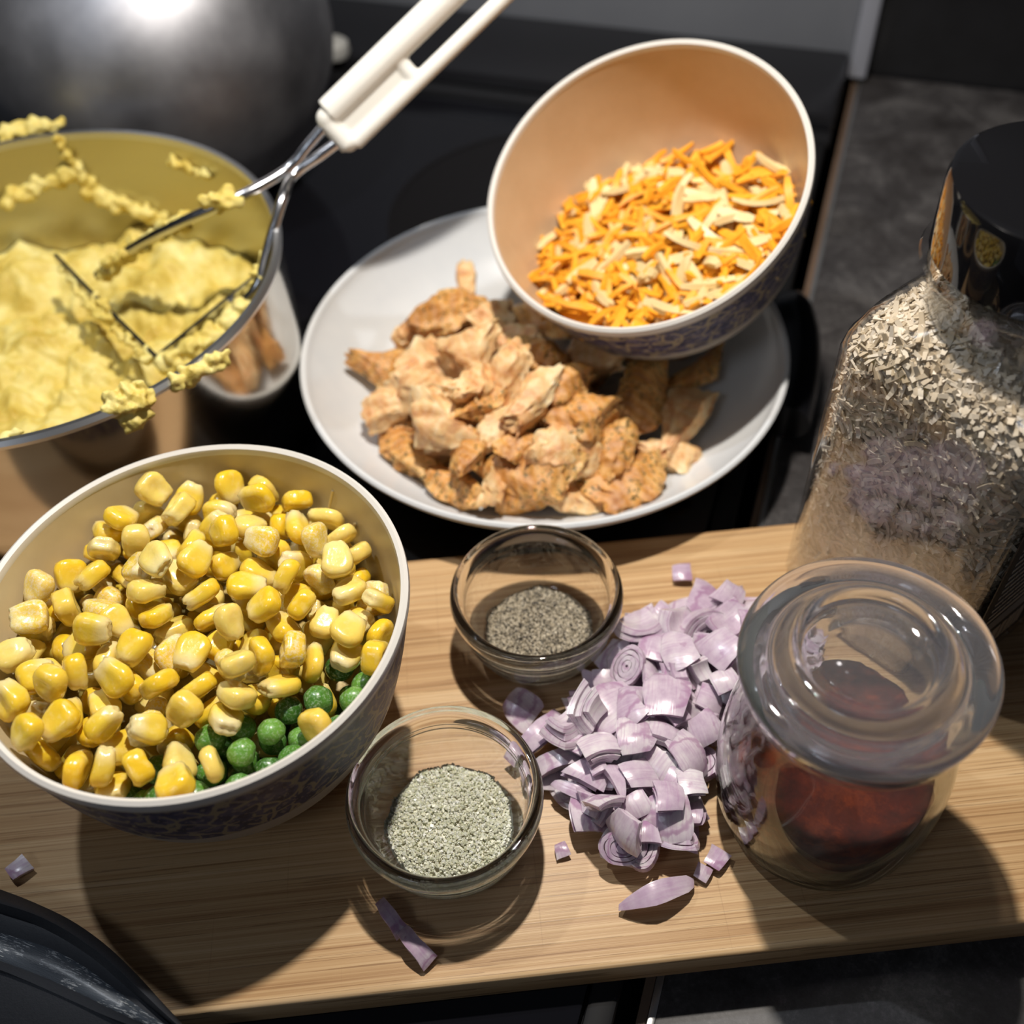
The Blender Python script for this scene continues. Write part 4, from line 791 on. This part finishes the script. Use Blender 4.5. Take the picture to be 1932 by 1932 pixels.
# ---------------------------------------------------------------- square bottle of flakes
BA = Vector((.0133, .3234, .0183)); f1 = Vector((math.cos(math.radians(-52 + 17.7)), math.sin(math.radians(-52 + 17.7)), 0)); f2 = Vector((-f1.y, f1.x, 0))
HW = .0455; BC = BA + f1 * (HW - .0032) + f2 * HW + Vector((-.0038, -.0012, 0)); BANG = math.atan2(f1.y, f1.x)
t = empty('flake_bottle', BC, label='square clear bottle of dried onion flakes with glossy black cap', cat='bottle'); t.rotation_euler = (0, 0, BANG)
def rsq_bm(prof, n=96, bm=None, closed=False):
    'stack of rounded squares: (half width, squareness 0..1, z)'
    bm = bm or bmesh.new(); rings = []
    for h, s, z in prof:
        p = 2 + 6.5 * s; ring = []
        for k in range(n):
            a = 2 * PI * k / n; c, s_ = math.cos(a), math.sin(a); r = (abs(c) ** p + abs(s_) ** p) ** (-1 / p)
            ring.append(bm.verts.new((h * r * c, h * r * s_, z)))
        rings.append(ring)
    for i in range(len(rings) - (0 if closed else 1)):
        a, b = rings[i], rings[(i + 1) % len(rings)]
        for k in range(n): bm.faces.new((a[k], a[(k + 1) % n], b[(k + 1) % n], b[k]))
    if not closed: bm.faces.new(rings[0][::-1]); bm.faces.new(rings[-1])
    return bm
OUT = [(.036, .8, 0), (.0405, .9, .002), (HW, 1, .007), (HW, 1, .136), (.0445, .9, .143), (.0415, .6, .1505), (.0375, .2, .155), (.0345, 0, .159), (.0345, 0, .165), (.0365, 0, .1700), (.0370, 0, .1762)]
IN = [(h - .0012, s, z + (.001 if i > 2 else .0025)) for i, (h, s, z) in enumerate(OUT)][::-1]; IN[0] = (OUT[-1][0] - .0012, 0, .1762)
bm = rsq_bm(OUT[::1] + IN, closed=True)
obj('body', bm, PLASTIC, t, sharp=50)
obj('neck_ring', lathe([(.0372, .1760), (.0398, .1765), (.0404, .1778), (.0398, .1792), (.0372, .1795)], 96), PLASTIC, t)
obj('cap', lathe([(0, .1800), (.0360, .1800), (.0380, .1815), (.0384, .2055), (.0376, .2085), (.0355, .2096), (0, .2100)], 128, False), CAP, t, sharp=35)
lb = bmesh.new(); box(lb, (HW + .0004, 0, .064), (.0005, .078, .092), 0); lab_o = obj('label', lb, LABEL, t)
pr = bmesh.new(); R = random.Random(8)
for i in range(13):
    z = .104 - i * .0042; y0 = -.034
    while y0 < .034:
        w_ = R.uniform(.0015, .006); box(pr, (HW + .0008, y0 + w_ / 2, z), (.0002, w_, .0016)); y0 += w_ + .0009
for i in range(5): box(pr, (HW + .0008, 0, .0455 - i * .0016), (.0002, .072, .0007))
y0 = -.036
while y0 < .0: w_ = R.choice((.0004, .0008, .0013)); box(pr, (HW + .0008, y0, .028), (.0002, w_, .013)); y0 += w_ + R.choice((.0006, .0011))
box(pr, (HW + .0008, -.006, .0495), (.0002, .055, .0022))
obj('label_print', pr, PRINT, lab_o)
# the flakes: a core and loose curled flakes pressed against the plastic
core = rsq_bm([(.034, .8, .004), (.0410, 1, .009), (.0410, 1, .04), (.0410, 1, .09), (.0410, 1, .134), (.0395, .9, .1405), (.036, .6, .1475), (.0325, .2, .1525), (.029, .1, .156), (.020, 0, .158), (.010, 0, .159)])
R = random.Random(4); vs = []; fs = []
me = bpy.data.meshes.new('t')
def flake(c, nrm, s):
    tq = Vector((0, 0, 1)).rotation_difference(nrm) @ Quaternion((0, 0, 1), R.uniform(0, 6.3)) @ Quaternion((1, 0, 0), R.gauss(0, .22))
    L_, w_ = R.uniform(.0022, .0062) * s, R.uniform(.0006, .0013) * s; cu = R.uniform(-.45, .45) * L_; o = len(vs); th = .0004
    for i in range(4):
        tt = i / 3 * 2 - 1; zz = cu * tt * tt; ww = w_ * (1 - .3 * tt * tt)
        for yy, dz in ((-ww, -th), (ww, -th), (ww, th), (-ww, th)): vs.append(tuple(c + tq @ Vector((tt * L_, yy, zz + dz))))
    for i in range(3):
        for k in range(4): fs.append((o + i * 4 + k, o + i * 4 + (k + 1) % 4, o + i * 4 + 4 + (k + 1) % 4, o + i * 4 + 4 + k))
    fs.append((o + 3, o + 2, o + 1, o)); fs.append((o + 12, o + 13, o + 14, o + 15))
core.normal_update(); core.faces.ensure_lookup_table()
ar = [f.calc_area() * (2.2 if f.calc_center_median().z > .138 else 1) for f in core.faces]
for f in R.choices(core.faces, weights=ar, k=15000):
    vv_ = [v.co for v in f.verts]; a_, b_ = R.random(), R.random()
    c_ = (vv_[0] * (1 - a_) + vv_[1] * a_) * (1 - b_) + (vv_[3] * (1 - a_) + vv_[2] * a_) * b_ if len(vv_) == 4 else f.calc_center_median() + Vector((R.uniform(-1, 1), R.uniform(-1, 1), 0)) * .009
    n_ = f.normal.copy()
    if n_.dot(Vector((c_.x, c_.y, c_.z - .07))) < 0: n_.negate()
    flake(c_ + n_ * (R.random() * .0017), n_, 1.0 if c_.z > .138 else .85)
fm = bpy.data.meshes.new('flakes'); core.to_mesh(me); core.free(); b3 = bmesh.new(); b3.from_mesh(me); bpy.data.meshes.remove(me)
fm.from_pydata(vs, [], fs); b3.from_mesh(fm); b3.to_mesh(fm); b3.free(); fm.materials.append(FLAKE_M)
fo = bpy.data.objects.new('onion_flakes', fm); COL.objects.link(fo); fo.location = BC; fo.rotation_euler = (0, 0, BANG)
tag(fo, 'dried cream-coloured onion flakes filling the square bottle', 'onion flakes', kind='stuff')
# ---------------------------------------------------------------- pot of mashed potato
t = empty('saucepan', POT, label='wide polished steel saucepan full of mashed potato', cat='saucepan')
obj('body', lathe([(0, .0), (.112, 0), (.118, .003), (.1219, .010), (.1224, .055), (.1224, .108), (.1209, .108), (.1207, .055), (.1203, .011), (.117, .0045), (0, .004)], 160, False, mat=[0] * 6 + [1] * 6), [STEEL, INSIDE], t, sharp=50)
obj('rim', lathe([(.1201, .1075), (.1221, .1064), (.1241, .1076), (.1245, .1096), (.1229, .1114), (.1205, .1110)], 160), RIMSTEEL, t)
def pot_z(x, y):
    v = Vector((x, y, 0)); n1 = noise.noise(v * 22 + Vector((3, 1, 0))); n2 = noise.noise(v * 55); n3 = noise.noise(v * 140); n4 = noise.noise(v * 300)
    edge = max(0, math.hypot(x, y) - .095) / .027
    return .050 + .014 * n1 + .009 * n2 + .0042 * n3 + .0016 * n4 + .010 * edge * max(0, (x * .6 - y * .8) / .12) - .006 * edge
bm = heap_disc(pot_z, .1200, 180, 80)
tag(obj('mashed_potato', bm, POTATO, loc=POT, sharp=180), 'lumpy yellow mashed potato filling the saucepan', 'mashed potato', kind='stuff')
def blob(name, pts, rad, seed, m=POTATO, vox=.0009, parent=None, jit=.7, amp=.0022):
    'a smear or lump grown around a line of points'
    R = random.Random(seed); bm = bmesh.new()
    P = spline(pts, 12) if len(pts) > 1 else [Vector(pts[0])] * 6
    for i, p in enumerate(P):
        for _ in range(2):
            r = rad * R.uniform(.5, .95)
            q = p + Vector((R.uniform(-1, 1), R.uniform(-1, 1), R.uniform(-1, 1))) * rad * jit
            bmesh.ops.create_icosphere(bm, subdivisions=2, radius=r, matrix=Matrix.Translation(q) @ Matrix.Diagonal((R.uniform(.7, 1.3), R.uniform(.7, 1.3), R.uniform(.7, 1.3), 1)))
    wobble(bm, amp, 260, seed)
    o = obj(name, bm, m, parent, sharp=180)
    md = o.modifiers.new('merge', 'REMESH'); md.mode = 'VOXEL'; md.voxel_size = vox; md.use_smooth_shade = True
    return o
def on_wall(a, z, r=.1212): return Vector((POT.x + r * math.cos(math.radians(a)), POT.y + r * math.sin(math.radians(a)), z))
def wall_pt(px, py, r=.1190):
    'the far inner wall of the saucepan seen at a photograph point'
    d = CAM_R @ Vector(((px - 966) / 2050, -(py - 966) / 2050, -1)); ox, oy = CAM_P.x - POT.x, CAM_P.y - POT.y
    a = d.x ** 2 + d.y ** 2; b = 2 * (ox * d.x + oy * d.y); c = ox * ox + oy * oy - r * r
    s = (-b + math.sqrt(max(0, b * b - 4 * a * c))) / (2 * a); return CAM_P + d * s
def top(name, o, label): return tag(o, label, 'potato smear')
top('', blob('potato_smear', [wall_pt(*p) for p in ((10, 372), (60, 360), (140, 330), (190, 372), (250, 392), (310, 418))], .0040, 2), 'thick yellow potato smear along the saucepan inner wall')
top('', blob('potato_smear', [wall_pt(*p) for p in ((110, 262), (125, 290), (150, 320))], .0022, 3), 'thin potato streak running down from the saucepan far rim')
top('', blob('potato_smear', [wall_pt(*p) for p in ((318, 300), (350, 315), (395, 335))], .0022, 4), 'short potato streak high on the saucepan inner wall')
def rim_pt(px, py): return at(px, py, .110)
top('', blob('potato_lump', [rim_pt(10, 262), rim_pt(40, 250), rim_pt(100, 240)], .0045, 5), 'potato lump on the far rim of the saucepan')
top('', blob('potato_lump', [at(272, 742, .1115), at(232, 756, .1115), at(215, 768, .110), at(240, 772, .107), at(262, 784, .104), at(236, 790, .103)], .0040, 6, vox=.0006, amp=.003), 'ragged potato lump hanging over the near saucepan rim')
top('', blob('potato_lump', [rim_pt(330, 722), rim_pt(350, 712), rim_pt(375, 700), rim_pt(430, 672)], .0033, 7, vox=.0007), 'potato smear along the right side of the saucepan rim')
top('', blob('potato_lump', [rim_pt(8, 830), rim_pt(28, 815)], .0022, 8, vox=.0007), 'tiny potato blob on the near rim at the picture edge')
# ---------------------------------------------------------------- masher
J = at(548, 325, .125); HL = at(628, 247, .140); HD = (at(920, -38, .192) - HL).normalized()
vc = (CAM_P - HL).normalized(); WD = HD.cross(vc).normalized(); ND = WD.cross(HD).normalized()
if WD.dot(CAM_R @ Vector((1, -1, 0))) < 0: WD = -WD
def hp(s, w_, n_=0): return HL + HD * s + WD * w_ + ND * n_
t = empty('potato_masher', J, label='potato masher with slotted ivory handle resting in the saucepan', cat='masher')
def child(name, bm, m, sharp=40):
    bmesh.ops.translate(bm, vec=-J, verts=bm.verts); return obj(name, bm, m, t, sharp=sharp)
bm = bmesh.new()
L = .185
def rail(w0, w1, r, s0=.004, s1=L, nn=0):
    tube(bm, [hp(s0 + (s1 - s0) * i / 20, w0 + (w1 - w0) * i / 20, nn) for i in range(21)], r, 14, .95, up=ND)
rail(-.0074, -.0071, .0074); rail(.0112, .0110, .0041)
tube(bm, [hp(.001, -.0066 + .0172 * i / 8) for i in range(9)], .0050, 14, 1, up=ND)
tube(bm, [hp(.047, -.006 + .016 * i / 8, -.001) for i in range(9)], .0044, 14, 1, up=ND)
tube(bm, [hp(L, -.006 + .016 * i / 8) for i in range(9)], .0050, 14, 1, up=ND)
qh = Matrix((HD, WD, ND)).transposed().to_quaternion()
box(bm, hp(.024, .002, -.0018), (.05, .019, .0064), .001, rot=qh)
for w_ in (-.0068, .0100): bmesh.ops.create_icosphere(bm, subdivisions=3, radius=.0055 if w_ < 0 else .0048, matrix=Matrix.Translation(hp(.002, w_ * .9)))
h = child('handle', bm, IVORY)
md = h.modifiers.new('merge', 'REMESH'); md.mode = 'VOXEL'; md.voxel_size = .0007; md.use_smooth_shade = True
ms = h.modifiers.new('soft', 'SMOOTH'); ms.factor = .6; ms.iterations = 10
R1 = hp(.004, -.0045); R2 = hp(.004, .0062)
P1, P2, P3 = Vector((-.3954, .3832, .076)), Vector((-.3036, .3286, .071)), Vector((-.2690, .3880, .088)); W1 = Vector((-.3662, .3789, .078)); Pb = Vector((-.2790, .3960, .092))
for k, (a, b, e) in enumerate(((R1, J + WD * -.002, at(185, 520, .074)), (R2, J + WD * .002, at(440, 588, .080)))):
    mid = [at(450, 372, .122), at(330, 425, .110), at(240, 475, .092)] if k == 0 else [at(532, 380, .120), at(505, 470, .104), at(485, 540, .092)]
    bm = bmesh.new(); tube(bm, spline([a, (a + b) / 2, b] + mid + [e], 8), .0027, 10); child('wire_arm', bm, WIRE)
foot = spline([P1, (P1 + P2) / 2 + Vector((0, 0, -.001)), P2], 10)
def strip(P, hgt, th):
    bm = bmesh.new(); pr_ = None
    for i, p in enumerate(P):
        d = (P[min(i + 1, len(P) - 1)] - P[max(0, i - 1)]).normalized(); s_ = d.cross(Vector((0, 0, 1))).normalized()
        ring = [bm.verts.new(p + s_ * a_ * th + Vector((0, 0, b_ * hgt))) for a_, b_ in ((-1, -1), (1, -1), (1, 1), (-1, 1))]
        if pr_:
            for k in range(4): bm.faces.new((pr_[k], pr_[(k + 1) % 4], ring[(k + 1) % 4], ring[k]))
        else: bm.faces.new(ring[::-1])
        pr_ = ring
    bm.faces.new(pr_); return bm
child('mashing_blade', strip(foot, .0045, .0010), WIRE)
child('mashing_blade', strip(spline([P2, (P2 + P3) / 2, P3], 10), .0045, .0010), WIRE)
child('mashing_blade', strip(spline([at(440, 588, .080), at(400, 640, .074), at(300, 690, .068)], 8), .0028, .0009), WIRE)
for i, (pp, rr) in enumerate((([at(500, 540, .086), at(440, 600, .080), at(380, 650, .076), at(310, 690, .072)], .0048), ([at(180, 560, .076), at(220, 620, .074), at(280, 675, .074)], .0026), ([at(400, 385, .120), at(440, 372, .122)], .0042), ([at(190, 520, .075), at(225, 488, .088), at(260, 465, .094), at(320, 430, .106), at(350, 415, .110)], .0036), ([at(120, 508, .075), at(170, 575, .075), at(200, 602, .074)], .0022), ([at(505, 470, .102), at(490, 520, .095)], .0026))):
    o = blob('potato_residue', pp, rr, 20 + i, vox=.0009); o.data.transform(Matrix.Translation(-J)); o.parent = t
# ---------------------------------------------------------------- big round steel pot at the back
t = empty('round_pot', (-.4460, .5870, .0008), label='large round-bellied steel pot standing behind the saucepan', cat='pot')
pf = [(0, 0), (.060, 0), (.068, .002)]
for i in range(1, 30):
    a = -1.02 + i * (2.14 / 29); pf.append((.1155 * math.cos(a) ** .92, .096 + .103 * math.sin(a)))
obj('body', lathe(pf + [(.046, .196), (0, .196)], 128, False), DOME, t, sharp=30)
obj('lid', lathe([(0, .1965), (.045, .1965), (.047, .199), (.040, .206), (.02, .212), (0, .214)], 96, False), DOME, t)
obj('lid_knob', lathe([(0, .214), (.006, .214), (.006, .219), (.012, .224), (.012, .230), (.008, .234), (0, .235)], 48, False), BLACK, t)
# ---------------------------------------------------------------- black handle by the stove edge
p = at(1492, 588, .016); bm = bmesh.new()
tube(bm, spline([p + Vector((.000, .014, 0)), p, p + Vector((.006, -.020, -.002)), p + Vector((.010, -.048, -.004)), p + Vector((.010, -.085, -.006))], 8), .010, 20, .9, rs=[.006 + .0075 * math.sin(min(1, i / 10) * 1.57) for i in range(33)])
tag(obj('pan_handle', bm, BLACK), 'glossy black rounded handle lying between the salmon dish and the counter', 'handle')
# ---------------------------------------------------------------- black utensil at the near corner
rows = [  # outer lip, lip inside, trough, ridge far side, ridge top, ridge near side, groove, inner floor
    ([(-60, 1660), (0, 1678), (65, 1703), (135, 1737), (200, 1783), (258, 1838), (308, 1893), (352, 1940), (380, 1975)], .0285),
    ([(-60, 1684), (0, 1704), (65, 1725), (128, 1757), (190, 1800), (246, 1850), (300, 1902), (346, 1944), (378, 1976)], .0310),
    ([(-60, 1700), (0, 1722), (60, 1742), (120, 1772), (180, 1812), (236, 1860), (292, 1908), (342, 1948), (376, 1978)], .0245),
    ([(-60, 1745), (0, 1760), (55, 1776), (105, 1794), (165, 1828), (222, 1870), (282, 1914), (338, 1952), (374, 1980)], .0265),
    ([(-60, 1765), (0, 1780), (50, 1796), (98, 1813), (158, 1846), (216, 1883), (278, 1922), (334, 1956), (372, 1982)], .0310),
    ([(-60, 1798), (0, 1813), (42, 1828), (88, 1846), (148, 1873), (206, 1902), (272, 1932), (330, 1960), (371, 1984)], .0300),
    ([(-60, 1812), (0, 1830), (38, 1845), (82, 1864), (140, 1890), (198, 1916), (266, 1942), (327, 1965), (370, 1986)], .0235),
    ([(-60, 1940), (0, 1950), (36, 1958), (80, 1966), (136, 1976), (196, 1986), (262, 1992), (324, 1998), (368, 2000)], .0225)]
bm = bmesh.new(); G = []
for pts, z in rows:
    w3 = spline([at(px, py, z) for px, py in pts], 6); G.append([bm.verts.new(q) for q in w3])
for a, b in zip(G, G[1:]):
    for k in range(len(a) - 1): bm.faces.new((a[k], a[k + 1], b[k + 1], b[k]))
org = at(120, 1900, .0225); bmesh.ops.translate(bm, vec=-org, verts=bm.verts)
ut = obj('serving_spoon', bm, [NYLON, SCUFF_SHEEN], sharp=80, loc=org)
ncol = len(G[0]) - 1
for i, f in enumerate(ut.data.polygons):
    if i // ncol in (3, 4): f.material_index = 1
sd = ut.modifiers.new('thick', 'SOLIDIFY'); sd.thickness = .0022; sd.offset = -1
tag(ut, 'black plastic utensil with scuffed raised ridge at the board corner', 'utensil')
# thin shreds stuck on the corn bowl wall
for px, py, r, a in ((638, 930, .0745, 1.1), (628, 1000, .0725, 1.2)):
    p = at(px, py, .092); d = (Vector((p.x, p.y, 0)) - Vector((CORN.x, CORN.y, 0))).normalized()
    p = Vector((CORN.x, CORN.y, 0)) + d * r + Vector((0, 0, .092 if r > .074 else .083)); bm = bmesh.new(); tn = Vector((-d.y, d.x, 0))
    dr = (tn * -.25 + Vector((0, 0, 1)) * .9 + d * .12).normalized(); tube(bm, [p - dr * .0065, p, p + dr * .0065], .0006, 8)
    tag(obj('cheese_sliver', bm, PALE), 'thin pale sliver stuck high on the corn bowl wall' if r > .074 else 'thin pale sliver standing just above the corn', 'cheese sliver')

# clear glass focuses the hood lamp onto the board
LAMP1.data.cycles.is_caustics_light = True
JB = bpy.data.objects['spice_jar'].children[0]; CASTERS.append(JB)
for o in CASTERS: o.cycles.is_caustics_caster = True
for o in (bo, bpy.data.objects['ground_spice']): o.cycles.is_caustics_receiver = True
